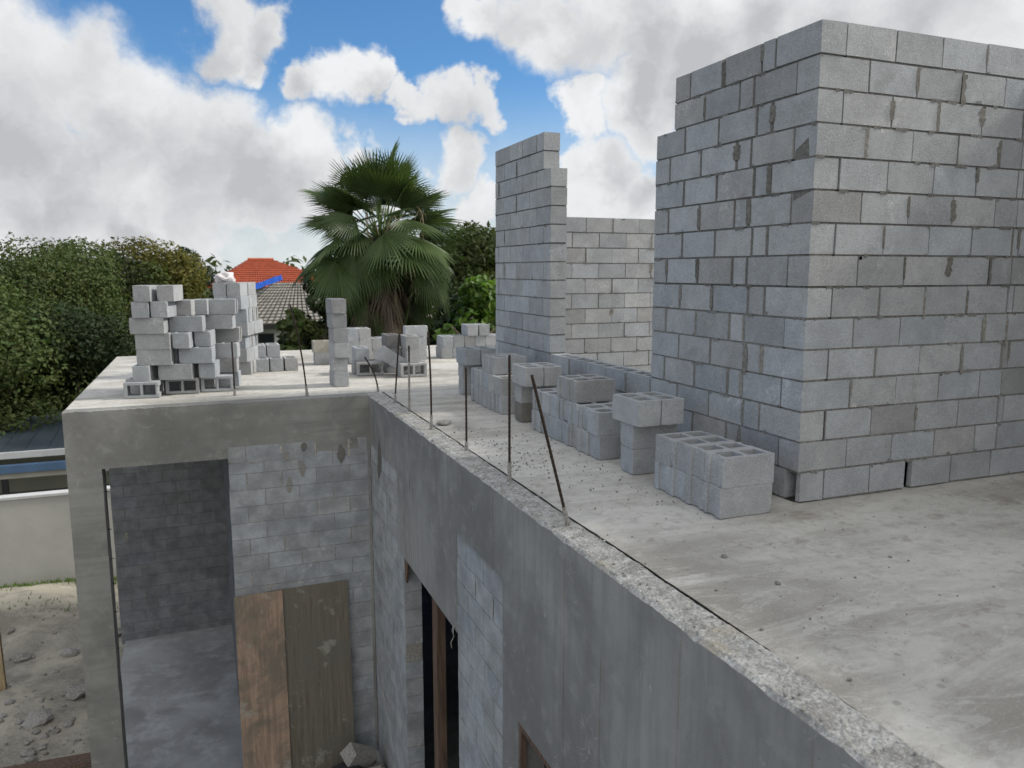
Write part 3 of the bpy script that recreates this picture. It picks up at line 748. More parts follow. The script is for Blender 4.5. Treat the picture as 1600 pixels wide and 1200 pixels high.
# A the big stepped pile on the left corner
g = 'big stepped pile on the left roof corner'
A = []
def pa(layer, x, y, along, label, **k): k['rz'] = -.21 + random.gauss(0, .025); block(-.3 + (x + .3) * 1.035, y, layer * BH, along, label + ' of the big left pile', g, k.pop('kind', 'p'), **k)
def lie(x, y, label, rz=0.0): block(-.3 + (x + .3) * 1.03, y + BH / 2 - .03, BW / 2 + 0.002, 'x', label, g, 'p', rot=(R(90), 0, -.10))
lie(-0.72, 10.42, 'left one of three lying blocks, open cores forward, under the big left pile', 0.04)
lie(-0.28, 10.62, 'middle one of three lying blocks, open cores forward, under the big left pile', 0.05)
lie(-0.13 + .28 - .2, 10.75, 'right one of three lying blocks, open cores forward, under the big left pile', 0.06) if False else None
lie(0.14 - .02, 10.66, 'right one of three lying blocks, open cores forward, under the big left pile', 0.06)
S = BH
rows = [  # (layer, x, y, axis, label)
    (1, -0.70, 10.55, 'y', 'left block, second layer'), (1, -0.35, 10.50, 'x', 'middle block, second layer'), (1, 0.02, 10.62, 'y', 'right block, second layer'),
    (2, -0.57, 10.47, 'x', 'left block, third layer'), (2, -0.11, 10.50, 'x', 'right block, third layer'),
    (3, -0.57, 10.46, 'x', 'left block, fourth layer'), (3, -0.245, 10.55, 'y', 'middle block, fourth layer'), (3, -0.01, 10.72, 'y', 'right block, fourth layer'),
    (4, -0.62, 10.44, 'x', 'left block, fifth layer'), (4, -0.20, 10.62, 'x', 'middle block, fifth layer'), (4, 0.16, 11.0, 'x', 'right block, fifth layer'),
    (5, -0.66, 10.52, 'y', 'left block, sixth layer'), (5, -0.45, 10.50, 'y', 'second block, sixth layer'), (5, -0.20, 10.85, 'y', 'third block, sixth layer'), (5, -0.02, 11.02, 'y', 'fourth block, sixth layer'), (5, 0.20, 10.98, 'x', 'right block, sixth layer'),
    (6, -0.63, 10.50, 'y', 'left block, top layer'), (6, -0.37, 10.52, 'y', 'right block, top layer'),
    (1, 0.18, 11.05, 'x', 'rear right block, second layer'), (2, 0.20, 11.05, 'x', 'rear right block, third layer'), (3, 0.24, 11.20, 'x', 'rear right block, fourth layer'),
    (0, 0.20, 11.10, 'x', 'rear right block, bottom layer'), (1, 0.10, 11.45, 'x', 'rearmost block, second layer'), (2, 0.12, 11.45, 'x', 'rearmost block, third layer'),
    (5, -0.30, 10.95, 'x', 'rear middle block, sixth layer'), (4, -0.55, 10.75, 'x', 'rear left block, fifth layer'), (5, -0.55, 10.9, 'x', 'rear left block, sixth layer'),
    (3, -0.5, 10.75, 'x', 'rear left block, fourth layer'), (2, -0.5, 10.75, 'x', 'rear left block, third layer'),
    (1, -0.1, 10.95, 'x', 'rear middle block, second layer'), (2, -0.1, 10.85, 'x', 'rear middle block, third layer'), (3, -.18, 11.05, 'x', 'rear middle block, fourth layer'), (4, -.2, 11.0, 'x', 'rear middle block, fifth layer'),
    (0, -.72, 10.72, 'x', 'rear leftmost block, bottom layer'), (0, -.1, 11.0, 'x', 'rear middle block, bottom layer'), (0, -.5, 11.0, 'x', 'rear left block, bottom layer'), (1, -.5, 10.85, 'x', 'rear left block, second layer')]
for (l, x, y, ax, lab) in rows: pa(l, x, y, ax, lab, rz=random.gauss(0, 0.02), tint=tone(.05, .015))
# B the tall narrow pile beside it, seen on its sunlit end
g = 'tall narrow pile right of the big left pile'
def pb(x, y): t_ = R(-20); dx, dy = x - .36, y - 12.2; return .36 + math.cos(t_) * dx - math.sin(t_) * dy, 12.2 + math.sin(t_) * dx + math.cos(t_) * dy
RB = R(-20)
for l in range(7):
    lay = ('bottom', 'second', 'third', 'fourth', 'fifth', 'sixth', 'top')[l]
    o1 = (0.03, 0.0, -0.03, 0.02, 0.0, -0.05, -.06)[l]
    if l in (0, 2, 4):
        for i in range(3): block(*pb(0.40 + o1, 12.3 + i * 0.20), l * BH, 'x', '%s block, %s layer of the tall narrow pile' % (('front', 'second', 'rear')[i], lay), g, 's', rz=RB + random.gauss(0, .02), tint=tone(.05, .02))
    else:
        for i in range(2): block(*pb(0.50 + o1, 12.33 + i * 0.405), l * BH, 'y', '%s block, %s layer of the tall narrow pile' % (('front', 'rear')[i], lay), g, 'p', rz=RB + random.gauss(0, .02), tint=tone(.05, .02))
        block(*pb(0.30 + o1, 12.34), l * BH, 'y', 'left block, %s layer of the tall narrow pile' % lay, g, 'p', rz=RB, tint=tone(.05, .02))
# crumpled bag on top of it
bm = bmesh.new(); bmesh.ops.create_icosphere(bm, subdivisions=4, radius=0.135)
for v in bm.verts:
    p = v.co.copy(); v.co = Vector((p.x * 1.05, p.y * 0.9, max(-0.055, p.z * 0.72))) * (1 + 0.42 * fbm(p * 11, 5))
    v.co.z = max(v.co.z, -0.06)
me = D.meshes.new('plastic_bag'); bm.to_mesh(me); bm.free(); me.materials.append(M['bag'])
for p_ in me.polygons: p_.use_smooth = True
o = link('plastic_bag', me); o.location = (0.34, 12.42, 7 * BH + 0.055); tag(o, 'crumpled pinkish white bag on top of the tall narrow pile', 'bag')

# ------------------------------------------------------------------ reinforcing bars standing in the deck edge
BARS = [((480, 619), (453, 475), 0.025, 0, 'slightly bent rebar at porch edge, right of the low five blocks'),
        ((367, 618), (362, 534), 0.0, 0, 'short straight rebar in front of the tall narrow pile'),
        ((591, 612), (570, 558), 0.035, 0, 'short bent rebar leaning left at the inner deck corner'),
        ((617, 629), (623.6, 522), 0.0, 0, 'rebar leaning slightly right, in front of the jumbled blocks'),
        ((639.5, 643), (639, 540), 0.0, 1, 'mortar-grey rebar with dark tip standing on the deck edge'),
        ((674, 671), (668.6, 518), 0.01, 0, 'tall thin rebar leaning slightly left, fifth nearest on the edge strip'),
        ((729, 704), (728, 574), 0.0, 0, 'straight rebar in front of the farthest T-shaped stack'),
        ((796, 752), (796, 555), 0.0, 0, 'tall upright rebar, second nearest on the edge strip'),
        ((888, 821), (831, 586), 0.0, 0, 'nearest and thickest looking rebar, leaning far to the left')]
for bi, (b, t, bow, grey, lab) in enumerate(BARS):
    B = on_z(*b); T = on_y(t[0], t[1], B.y + (0.0 if bi != 8 else -0.05)); r = 0.0095
    root = thing('rebar', lab, 'rebar', B, 'rebars along the deck edge')
    mb = MB(); d = T - B; side_ = Vector((1, 0, 0)); pts = []; rads = []
    nseg = max(20, int(d.length / 0.016))
    for k in range(nseg + 1):
        s = k / nseg; p = d * s + side_ * (bow * math.sin(s * math.pi))
        if k == 0: p = p - Vector((0, 0, 0.03))
        pts.append(p); rads.append(r * (1.10 if k % 2 else 0.96))
    mb.tube(pts, rads, 8); mb.build('bar', M['steel'], root, True)
    mb = MB(); hh = 0.78 if grey else (0.12 + 0.05 * random.random())
    q = [p for p, k in zip(pts, range(999)) if k / nseg <= hh][::2 if grey else 1]
    if len(q) < 3: q = pts[:3]
    mb.tube(q, [r * (1.35 if grey else 1.9 - 0.6 * i / len(q)) * (0.85 + 0.3 * random.random()) for i in range(len(q))], 8)
    mb.build('mortar_crust', M['crust'], root)

# ------------------------------------------------------------------ crumbs and chunks on the deck
def lump(mb, p, r, seed, flat=0.6, mi=0):
    bm = bmesh.new(); bmesh.ops.create_icosphere(bm, subdivisions=1, radius=r); i = len(mb.v); rot = Matrix.Rotation(seed * 2.3, 3, 'Z')
    for v in bm.verts:
        q = rot @ (v.co * (1 + 0.45 * noise.noise(v.co / r * 1.3 + Vector((seed, 0, 0))))); q.z = q.z * flat
        mb.v.append((p[0] + q.x, p[1] + q.y, p[2] + q.z))
    bm.verts.index_update()
    for f in bm.faces: mb.f.append(tuple(i + v.index for v in f.verts)); mb.m.append(mi); mb.t.append((1, 1, 1))
    bm.free()
mb = MB(); rc = random.Random(3)
clusters = [(2.35, 6.1, .30, 200), (2.3, 5.4, .25, 150), (2.45, 5.8, .2, 120), (2.25, 6.6, .25, 90), (2.6, 4.6, .4, 50), (2.4, 7.2, .4, 35), (2.9, 4.4, .25, 30), (2.75, 6.5, .4, 40), (2.6, 3.2, .6, 50), (1.2, 10.0, .6, 30), (2.4, 9.9, .6, 40), (3.2, 11.2, .8, 40), (2.3, 2.6, .25, 30), (4.2, 3.4, 1.0, 40)]
for cx_, cy_, s_, n_ in clusters:
    for _ in range(n_):
        x, y = rc.gauss(cx_, s_), rc.gauss(cy_, s_)
        if x < 2.10 and y < 9.8: continue
        if 2.9 < x < 3.6 and y > 3.84 and y < 9.3 and rc.random() < .9: continue
        if x > 3.55 and y > 3.9: continue
        r = 0.0025 + 0.008 * rc.random() ** 4
        lump(mb, (x, y, r * 0.25), r, rc.random() * 40)
for _ in range(1500):
    x = rc.uniform(2.12, 5.6); y = rc.uniform(1.3, 9.4)
    if (2.88 < x < 3.6 and y > 3.84) or (x > 3.58 and y > 3.93): continue
    if rc.random() < .35: x = 2.86 - abs(rc.gauss(0, .06)); y = rc.uniform(3.85, 9.3)
    r = 0.0018 + 0.0035 * rc.random() ** 3; lump(mb, (x, y, r * .2), r, rc.random() * 40)
for _ in range(420):
    y = rc.uniform(1.2, 9.6); x = rc.uniform(1.875, 2.06); r = 0.003 + 0.007 * rc.random() ** 2.6
    lump(mb, (x, y, 0.006 + r * .2), r, rc.random() * 40, mi=1 if rc.random() < .7 else 0)
o = mb.build('mortar_crumbs', [M['crumb'], M['rough']]); o['kind'] = 'stuff'; o['label'] = 'scattered crumbs of mortar and concrete on the deck'; o['category'] = 'crumbs'
def chunk(x, y, r, label, flat=.6, m='crumb', z=0, seed=1):
    mb = MB(); bm = bmesh.new(); bmesh.ops.create_icosphere(bm, subdivisions=2, radius=r)
    for v in bm.verts:
        q = v.co * (1 + 0.5 * noise.noise(v.co / r * 1.2 + Vector((seed * 3.3, 0, 0)))); q.z = max(-r * .3, q.z * flat); v.co = q
    me = D.meshes.new('concrete_chunk'); bm.to_mesh(me); bm.free(); me.materials.append(M[m])
    o = link('concrete_chunk', me); o.location = (x, y, z + r * .3); return tag(o, label, 'debris')
p = on_z(1132, 870); chunk(p.x, p.y, .016, 'small dark pebble alone on the near deck', seed=2)
p = on_z(694, 663); chunk(p.x, p.y, .075, 'flat pale chunk on the deck behind the upright rebars', .3, 'crust', seed=3)
p = on_z(1215, 912); chunk(p.x, p.y, .015, 'dark crumb further right on the near deck', seed=5)

# ------------------------------------------------------------------ ground, garden wall, rubble, post
mb = MB()
xs = [-300, -120, -50, -25] + frange(-14, 5, 76) + [10, 25, 60, 140, 300]; ys = [-200, -60, -20, 0] + frange(5, 17.4, 60) + [17.6, 20, 25, 40, 80, 160, 420]
def gz(x, y):
    z = GZ
    if -14 < x < 5 and 4 < y < 17.5:
        e = min(1, max(0, (-1.9 - x) / 0.8))
        z += e * (0.10 * fbm((x * .5, y * .5, 0)) + 0.05 * fbm((x * 2.2, y * 2.2, 5)) + 0.35 * math.exp(-((x + 3.6) / 1.5) ** 2 - ((y - 16.4) / 1.1) ** 2))
    return z
sheet(mb, xs, ys, gz); o = mb.build('ground', M['ground'], smooth=True); o['kind'] = 'structure'

mb = MB(); mb.box((-26, 17.6, GZ - .2), (-0.2, 17.8, -2.98)); 
w = thing('garden_wall', 'long low white rendered garden wall behind the sandy yard', 'wall', (0, 0, 0)); mb.build('wall', M['white_stucco'], w)
mb = MB(); mb.box((-26, 17.57, -2.98), (-0.2, 17.83, -2.93)); mb.build('coping', M['fascia'], w)

mb = MB(); rg = random.Random(5)
for _ in range(2600):
    x = rg.uniform(-9, -1.6); y = 17.55 - abs(rg.gauss(0, .30)) - 0.2 * max(0, fbm((x * .9, 0, 0)))
    if rg.random() < .03: x = rg.gauss(-3.0, .5); y = rg.gauss(15.9, .12)
    if rg.random() < .08: x = rg.gauss(-3.9, .25); y = rg.gauss(12.2, .4)
    z = gz(x, y) - .01; h = rg.uniform(.03, .11); a = rg.uniform(0, 6.28); d = Vector((math.cos(a), math.sin(a), 0)); b = Vector((x, y, z)); l = Vector((rg.gauss(0, .05), rg.gauss(0, .05), h))
    t = rg.uniform(.7, 1.4); mb.face([b - d * .012, b + d * .012, b + l], 0, (t, t, t * .8))
o = mb.build('grass', M['grass']); o['kind'] = 'stuff'; o['label'] = 'thin green grass along the foot of the garden wall'; o['category'] = 'grass'

b = on_z(22, 1075, GZ); mb = MB(); tp = on_y(4, 828, b.y)
mb.box((-.07, -.05, 0), (.07, .05, tp.z - GZ), 0, jit=.006)
o = mb.build('wooden_post', M['pale_timber']); o.location = (b.x - .17, b.y, GZ); o.rotation_euler = (0, R(-1), 0); tag(o, 'weathered yellowish wooden post standing in the yard at far left', 'post')
rr = random.Random(9)
LAB = ['dark stone in the yard right of the wooden post', 'pale grey stone in the middle of the sandy yard', 'dark broken slab in the yard left of the porch column', 'pale lump in the yard near the lower left corner', 'small dark lump near the lower left corner of the yard', 'brownish lump beside the foot of the porch column']
for i, (u, v, r, m) in enumerate([(35, 1028, .13, 'crumb'), (110, 1022, .14, 'crust'), (120, 1087, .2, 'crumb'), (60, 1130, .18, 'crust'), (45, 1180, .1, 'crumb'), (185, 990, .14, 'crumb')]):
    p = on_z(u, v, GZ); chunk(p.x, p.y, r, LAB[i], .5, m, gz(p.x, p.y) - .02, i + 4)
mb = MB(); rr = random.Random(19)
for _ in range(520):
    x = rr.uniform(-4.6, -1.5); y = rr.uniform(7.5, 16.0)
    if rr.random() < .5: x, y = rr.gauss(-2.3, .4), rr.gauss(10.5, 1.6)
    if x > -1.58: continue
    r = .012 + .07 * rr.random() ** 4; lump(mb, (x, y, gz(x, y) + r * .2), r, rr.random() * 50, .6, 0 if rr.random() < .5 else 1)
o = mb.build('rubble', [M['crumb'], M['crust']]); o['kind'] = 'stuff'; o['label'] = 'small broken rubble strewn over the sandy yard'; o['category'] = 'rubble'
# rubble heap at the foot of the plywood
p = on_z(580, 1168, GZ + .45)
mb = MB(); mb.box((-.2, -.1, -.1), (.2, .1, .1), 0, jit=.025)
bmv = mb.build('broken_block', M['crust']); bmv.location = (1.53, 9.02, GZ + .36); bmv.rotation_euler = (.3, .55, .4); tag(bmv, 'broken pale concrete block on the heap beside the plywood', 'rubble')
chunk(1.28, 8.85, .34, 'dark crumpled sheet heaped below the broken block', .8, 'dark_bag', GZ, 21)
chunk(0.98, 8.72, .26, 'round beige stone at the foot of the plywood', .9, 'pale_timber', GZ, 22)
chunk(1.62, 8.9, .26, 'grey rubble lump under the broken block against the wall', .8, 'crust', GZ, 24)
mb = MB(); mb.box((-1.0, -.12, 0), (1.0, .12, .05), 0, jit=.01); p = on_z(60, 1196, GZ)
o = mb.build('wooden_plank', M['timber']); o.location = (p.x - .25, p.y - .12, GZ + .02); o.rotation_euler = (0, 0, -.06); tag(o, 'brown plank lying in the yard at the lower left', 'plank')

# ------------------------------------------------------------------ neighbouring houses
def frame_box(mb, x0, x1, y, z0, z1, w=.06, d=.08, mi=0):
    mb.box((x0, y - d, z0), (x0 + w, y, z1), mi); mb.box((x1 - w, y - d, z0), (x1, y, z1), mi)
    mb.box((x0 + w, y - d, z0), (x1 - w, y, z0 + w), mi); mb.box((x0 + w, y - d, z1 - w), (x1 - w, y, z1), mi)
# low house with the standing-seam roof beyond the garden wall
nb = thing('neighbour_house', 'low house with dark standing seam roof beyond the white garden wall', 'house', (-6, 22, GZ))
off = Vector((-6, 22, GZ))
def npart(mb, name, m):
    mb.v = [tuple(Vector(v) - off) for v in mb.v]; return mb.build(name, m, nb)
ez = on_y(50, 705, 19.6).z; rz_ = on_y(50, 646, 23.2).z
mb = MB(); mb.box((-11.5, 20.6, GZ), (-1.2, 26.5, ez - .1)); npart(mb, 'wall', M['beige_stucco'])
mb = MB()
mb.face([(-12, 19.6, ez), (-.8, 19.6, ez), (-.8, 23.2, rz_), (-12, 23.2, rz_)]); mb.face([(-12, 23.2, rz_), (-.8, 23.2, rz_), (-.8, 27, ez), (-12, 27, ez)])
mb.face([(-12, 19.6, ez - .02), (-12, 27, ez - .02), (-.8, 27, ez - .02), (-.8, 19.6, ez - .02)])
x = -12.0
while x < -.8:
    mb.tube([(x, 19.6, ez + .012), (x, 23.2, rz_ + .012)], .022, 4); x += .45
npart(mb, 'roof', M['metal_roof'])
mb = MB(); mb.box((-12, 19.52, ez - .12), (-.8, 19.6, ez + .02)); npart(mb, 'fascia', M['fascia'])
mb = MB(); mb.box((-12, 19.40, ez - .42), (-.8, 19.56, ez - .25)); npart(mb, 'gutter', M['blue_trim'])
mb = MB(); mb.box((-12, 19.48, ez - .56), (-.8, 19.6, ez - .43)); npart(mb, 'beam', M['beige_stucco'])
mb = MB(); z2 = on_y(50, 768, 19.6).z; mb.box((-12, 19.5, z2 - .30), (-.8, 19.6, z2 + .02)); npart(mb, 'rail', M['dark_trim'])
for x in (-8.6, -6.4, -4.27, -2.1):
    mb = MB(); mb.box((x - .06, 19.505, GZ), (x + .06, 19.595, ez - .56)); npart(mb, 'post', M['dark_trim'])

def tiled_plane(mb, a, b, c, d, nu, nv, lift, mi=0, jt=.12):
    """quad a-b (eave) d-c (ridge) covered with stepped tiles"""
    a, b, c, d = map(Vector, (a, b, c, d)); nrm = (b - a).cross(d - a).normalized()
    q = [p - nrm * .025 for p in (a, b, c, d)]
    mb.face(q[:3] if (c - d).length < .01 else q, mi, (.4,) * 3)
    for j in range(nv):
        for i in range(nu):
            s0, s1, t0, t1 = i / nu + .004, (i + 1) / nu - .004, j / nv, (j + 1) / nv
            def P(s, t, h): return (a * (1 - s) + b * s) * (1 - t) + (d * (1 - s) + c * s) * t + nrm * h
            q = [P(s0, t0, lift), P(s1, t0, lift), P(s1, t1, .0), P(s0, t1, .0)]
            t = 1 + random.uniform(-jt, jt); mb.face(q, mi, (t, t, t))
            mb.face([P(s0, t0, -.02), P(s1, t0, -.02), P(s1, t0, lift), P(s0, t0, lift)], mi, (t * .7,) * 3)
# grey tiled house
gh = thing('grey_roof_house', 'white house with grey tiled roof left of the palm', 'house', (3, 42, GZ))
off = Vector((3, 42, GZ))
def gpart(mb, name, m, par=gh):
    mb.v = [tuple(Vector(v) - off) for v in mb.v]; return mb.build(name, m, par)
Yg = 38.0
e = on_y(400, 507, Yg).z; hip = on_y(437, 442, Yg + 4.2); hipz = hip.z
x0 = on_y(355, 507, Yg).x; x1 = x0 + 12.5
mb = MB(); mb.box((x0 + .5, Yg + .5, GZ), (x1 - .5, Yg + 9, e)); gpart(mb, 'wall', M['white_wall'])
mb = MB()
A_, B_, C_, D_ = (x0, Yg, e), (x1, Yg, e), (x1 - 5.2, Yg + 4.8, hipz), (hip.x - .2, Yg + 4.8, hipz)
tiled_plane(mb, A_, B_, C_, D_, 44, 14, .05)
tiled_plane(mb, (x0, Yg + 9.6, e), A_, D_, D_, 30, 14, .05); tiled_plane(mb, B_, (x1, Yg + 9.6, e), C_, C_, 30, 14, .05)
tiled_plane(mb, (x1, Yg + 9.6, e), (x0, Yg + 9.6, e), D_, C_, 36, 12, .05)
mb.face([(x0, Yg, e - .03), (x0, Yg + 9.6, e - .03), (x1, Yg + 9.6, e - .03), (x1, Yg, e - .03)], 0, (.5,) * 3)
gpart(mb, 'roof', M['grey_tile'])
mb = MB(); mb.box((x0, Yg - .06, e - .22), (x1, Yg, e)); gpart(mb, 'fascia', M['dark_trim'])
wp = on_y(416, 530, Yg + .5)
mb = MB(); frame_box(mb, wp.x - .36, wp.x + .36, Yg + .5, wp.z - .27, wp.z + .27, .07); wf = gpart(mb, 'window', M['dark_trim'])
mb = MB(); mb.box((wp.x - .29, Yg + .44, wp.z - .20), (wp.x + .29, Yg + .49, wp.z + .20)); gpart(mb, 'pane', M['glass'], wf)
# orange tiled house behind it
oh = thing('orange_roof_house', 'house with orange tiled hip roof behind the grey roofed one', 'house', (3, 58, GZ)); off = Vector((3, 58, GZ))
def opart(mb, name, m):
    mb.v = [tuple(Vector(v) - off) for v in mb.v]; return mb.build(name, m, oh)
Yo = 54.0
apex = on_y(405, 406, Yo + 6); el = on_y(322, 450, Yo); xl = el.x; ze = el.z; xr = on_y(545, 450, Yo).x
mb = MB(); mb.box((xl + .6, Yo + .6, GZ), (xr - .6, Yo + 11.4, ze)); opart(mb, 'wall', M['beige_stucco'])
mb = MB(); a1 = (apex.x - .8, Yo + 6, apex.z); a2 = (apex.x + 1.0, Yo + 6, apex.z)
tiled_plane(mb, (xl, Yo, ze), (xr, Yo, ze), a2, a1, 40, 14, .06); tiled_plane(mb, (xl, Yo + 12, ze), (xl, Yo, ze), a1, a1, 40, 14, .06)
tiled_plane(mb, (xr, Yo, ze), (xr, Yo + 12, ze), a2, a2, 40, 14, .06); tiled_plane(mb, (xr, Yo + 12, ze), (xl, Yo + 12, ze), a1, a2, 40, 14, .06)
mb.tube([a1, a2], .14, 6)
opart(mb, 'roof', M['orange_tile'])
# blue tarp spread over the edge of the roofs
mb = MB(); P0 = on_y(366, 458, Yo - 1.5); P1 = on_y(440, 431, Yo - 1.2); nn = 26
top = []; bot = []
for i in range(nn + 1):
    s = i / nn; p = P0.lerp(P1, s); w_ = .26 + .08 * fbm((s * 4, 1, 0))
    top.append(p + Vector((0, .35, w_ * .3 + .06 * fbm((s * 9, 2, 0))))); bot.append(p + Vector((0, -.5, -w_ * .5 - .10 + .06 * fbm((s * 7, 5, 0)))))
for i in range(nn):
    mid0 = (top[i] + bot[i]) / 2 + Vector((0, 0, .06 * fbm((i * .9, 3, 0)))); mid1 = (top[i + 1] + bot[i + 1]) / 2 + Vector((0, 0, .06 * fbm(((i + 1) * .9, 3, 0))))
    mb.face([bot[i], bot[i + 1], mid1, mid0]); mb.face([mid0, mid1, top[i + 1], top[i]])
o = mb.build('blue_tarp', M['tarp'], smooth=True); tag(o, 'bright blue tarp along the lower edge of the orange roof', 'tarp')
sm = o.modifiers.new('thick', 'SOLIDIFY'); sm.thickness = .03

# ------------------------------------------------------------------ trees and shrubs
def leaf_quad(mb, p, nrm, size, tint, asp=0.55):
    u = nrm.orthogonal().normalized(); a = random.uniform(0, 6.28)
    u = (Matrix.Rotation(a, 3, nrm) @ u); w = nrm.cross(u)
    l = u * size; k = w * size * asp * .5
    mb.face([p - l * .5, p + k - l * .05, p + l * .5 + nrm * (-.12 * size), p - k - l * .05], 0, tint)
def crown(mb, blobs, n, size, spread=.13, asp=.55, warm=0.0):
    vol = [b[1] * b[2] for b in blobs]; tot = sum(vol)
    for (c, rx, rz, ), vv in zip([(Vector(b[0]), b[1], b[2]) for b in blobs], vol):
        bt = 1 + random.gauss(0, .22)
        for _ in range(int(n * vv / tot)):
            d = Vector((random.gauss(0, 1), random.gauss(0, 1), random.gauss(0, 1))).normalized()
            rad = random.uniform(.45, 1.0) ** .6 * (1 + .16 * fbm(d * 2.1 + c, 3))
            p = c + Vector((d.x * rx, d.y * rx, d.z * rz)) * rad
            nrm = (d * .7 + Vector((random.gauss(0, .6), random.gauss(0, .6), random.gauss(0, .6) + .5))).normalized()
            t = bt * random.uniform(1 - spread, 1 + spread); w = 1 + random.gauss(warm, .08)
            leaf_quad(mb, p, nrm, size * random.uniform(.6, 1.35), (t * w, t, t * .9), asp)
def tree(label, name, at, top, foot, rx, m, n=7000, size=.26, group=None, nb=16, low=.25, cat='tree', seed=1, asp=.55, trunk=True, flat=1.0):
    """at: (x, y) of the trunk; top, foot: height of crown top and of the ground"""
    random.seed(seed * 101 + 5)
    x, y = at; root = thing(name, label, cat, (x, y, foot), group)
    H_ = top - foot; z0 = H_ * low; bl = []
    for k in range(nb):
        a = random.uniform(0, 6.28); rr_ = rx * math.sqrt(random.random()) * .78; s = random.random()
        zz = z0 + (H_ - z0) * (.12 + .74 * s); shrink = math.sqrt(max(.1, 1 - (abs(s - .42) / .75) ** 2))
        r = rx * random.uniform(.30, .46)
        zz = min(zz, H_ - r * .8 * flat)
        bl.append(((math.cos(a) * rr_ * shrink, math.sin(a) * rr_ * shrink, zz), r, r * .8 * flat))
    bl.append(((0, 0, H_ - rx * .34), rx * .42, rx * .34))
    mb = MB(); crown(mb, bl, n, size, asp=asp)
    mb.build('crown', m, root)
    if trunk:
        mb = MB(); r0 = max(.06, H_ * .022) if nb > 10 else .02
        fk = Vector((random.gauss(0, .2), random.gauss(0, .2), z0 + .15 * H_)); mb.tube([(0, 0, -.1), fk * .5 + Vector((.1, 0, 0)), fk], [r0 * 1.3, r0, r0 * .8], 8)
        for k in range(7):
            b = Vector(bl[k][0]); mid = fk.lerp(b, .5) + Vector((random.gauss(0, .2), random.gauss(0, .2), .25)); mb.tube([fk, mid, b], [r0 * .55, r0 * .32, r0 * .1], 6)
        mb.build('trunk', M['bark'], root)
    return root
def px(u, v, Y): return on_y(u, v, Y)
g = 'trees beyond the left roof edge'
for i, (u, vt, Y, rx, m, n, lab) in enumerate([
    (35, 366, 27, 3.4, 'leaf', 15000, 'full green tree at the far left edge'),
    (128, 372, 31, 3.0, 'leaf', 11000, 'full green tree second from the left edge'),
    (-40, 420, 23, 2.6, 'leaf', 9000, 'green tree cut by the left edge of the photo, in front'),
    (226, 372, 36, 3.1, 'olive_leaf', 11000, 'olive yellow tree behind the big left block pile'),
    (288, 386, 42, 1.9, 'dark_leaf', 8000, 'dark green tree between the olive tree and orange roof'),
    (178, 392, 33, 2.4, 'leaf', 7000, 'smaller green tree between the full green and olive trees'),
    (95, 470, 24, 2.4, 'dark_leaf', 11000, 'lower dark tree in front, above the metal roof'),
    (200, 480, 29, 2.0, 'leaf', 7000, 'low green tree right behind the left roof edge'),
    (-10, 520, 24.5, 1.8, 'dark_leaf', 6000, 'low dark shrub-like tree at left edge above the metal roof')]):
    p = px(u, vt, Y); tree(lab, 'broadleaf_tree', (p.x, Y), p.z, GZ, rx, M[m], int(n * 2.3), .13 if Y < 30 else .16, g, 22, .22 if vt < 450 else .12, seed=i + 1)
# right of the palm
g = 'trees and shrubs behind the right of the palm'
for i, (u, vt, Y, rx, m, n, sz, asp, lab, nm, low) in enumerate([
    (745, 345, 27, 2.6, 'leaf', 11000, .24, .5, 'tall fresh green tree right of the palm', 'broadleaf_tree', .3),
    (790, 352, 31, 2.6, 'leaf', 8000, .26, .5, 'green tree half hidden behind the tall wall stub', 'broadleaf_tree', .3),
    (752, 430, 20.5, 1.35, 'bright_leaf', 2600, .22, .75, 'bushy tree with large glossy leaves beside the wall stub', 'broadleaf_tree', .38),
    (716, 455, 23, 1.7, 'dark_leaf', 7000, .22, .7, 'dark shady shrub behind the far row of blocks', 'shrub', .1),
    (790, 440, 23.5, 1.8, 'dark_leaf', 6000, .22, .7, 'dark shady shrub next to the tall wall stub', 'shrub', .1),
    (498, 420, 24, 1.25, 'dark_leaf', 6500, .20, .6, 'dark dense tree close behind the left of the palm', 'broadleaf_tree', .2),
    (700, 508, 17.2, .36, 'bright_leaf', 150, .20, .9, 'small plant with big round bright leaves behind the far row', 'shrub', .80),
    (768, 508, 17.6, .34, 'bright_leaf', 130, .18, .8, 'small bright leaved plant touching the wall stub', 'shrub', .80),
    (462, 480, 19.5, .50, 'leaf', 520, .20, .55, 'leafy shrub in front of the grey roof, upper shoots', 'shrub', .72),
    (478, 496, 18.8, .50, 'leaf', 520, .20, .55, 'leafy shrub between the grey roof and slim column', 'shrub', .75)]):
    p = px(u, vt, Y); tree(lab, nm, (p.x, Y), p.z, GZ, rx, M[m], n, sz, g, 20 if n > 1000 else 9, low, 'tree' if nm != 'shrub' else 'shrub', seed=i + 40, asp=asp)
# far tree line closing the horizon
random.seed(77); mb = MB(); bl = []
for k in range(150):
    a = R(-70 + 150 * k / 149 + random.uniform(-.6, .6)); d = random.uniform(92, 118); z = random.uniform(-2.2, .8)
    bl.append(((math.sin(a) * d, math.cos(a) * d, z), random.uniform(3, 5), random.uniform(2.4, 3.6)))
    bl.append(((math.sin(a) * d, math.cos(a) * d, z - 3), 4.5, 3.5))
crown(mb, bl, 26000, 1.1); o = mb.build('distant_trees', M['leaf']); o['kind'] = 'stuff'; o['label'] = 'distant tree line closing the horizon'; o['category'] = 'trees'

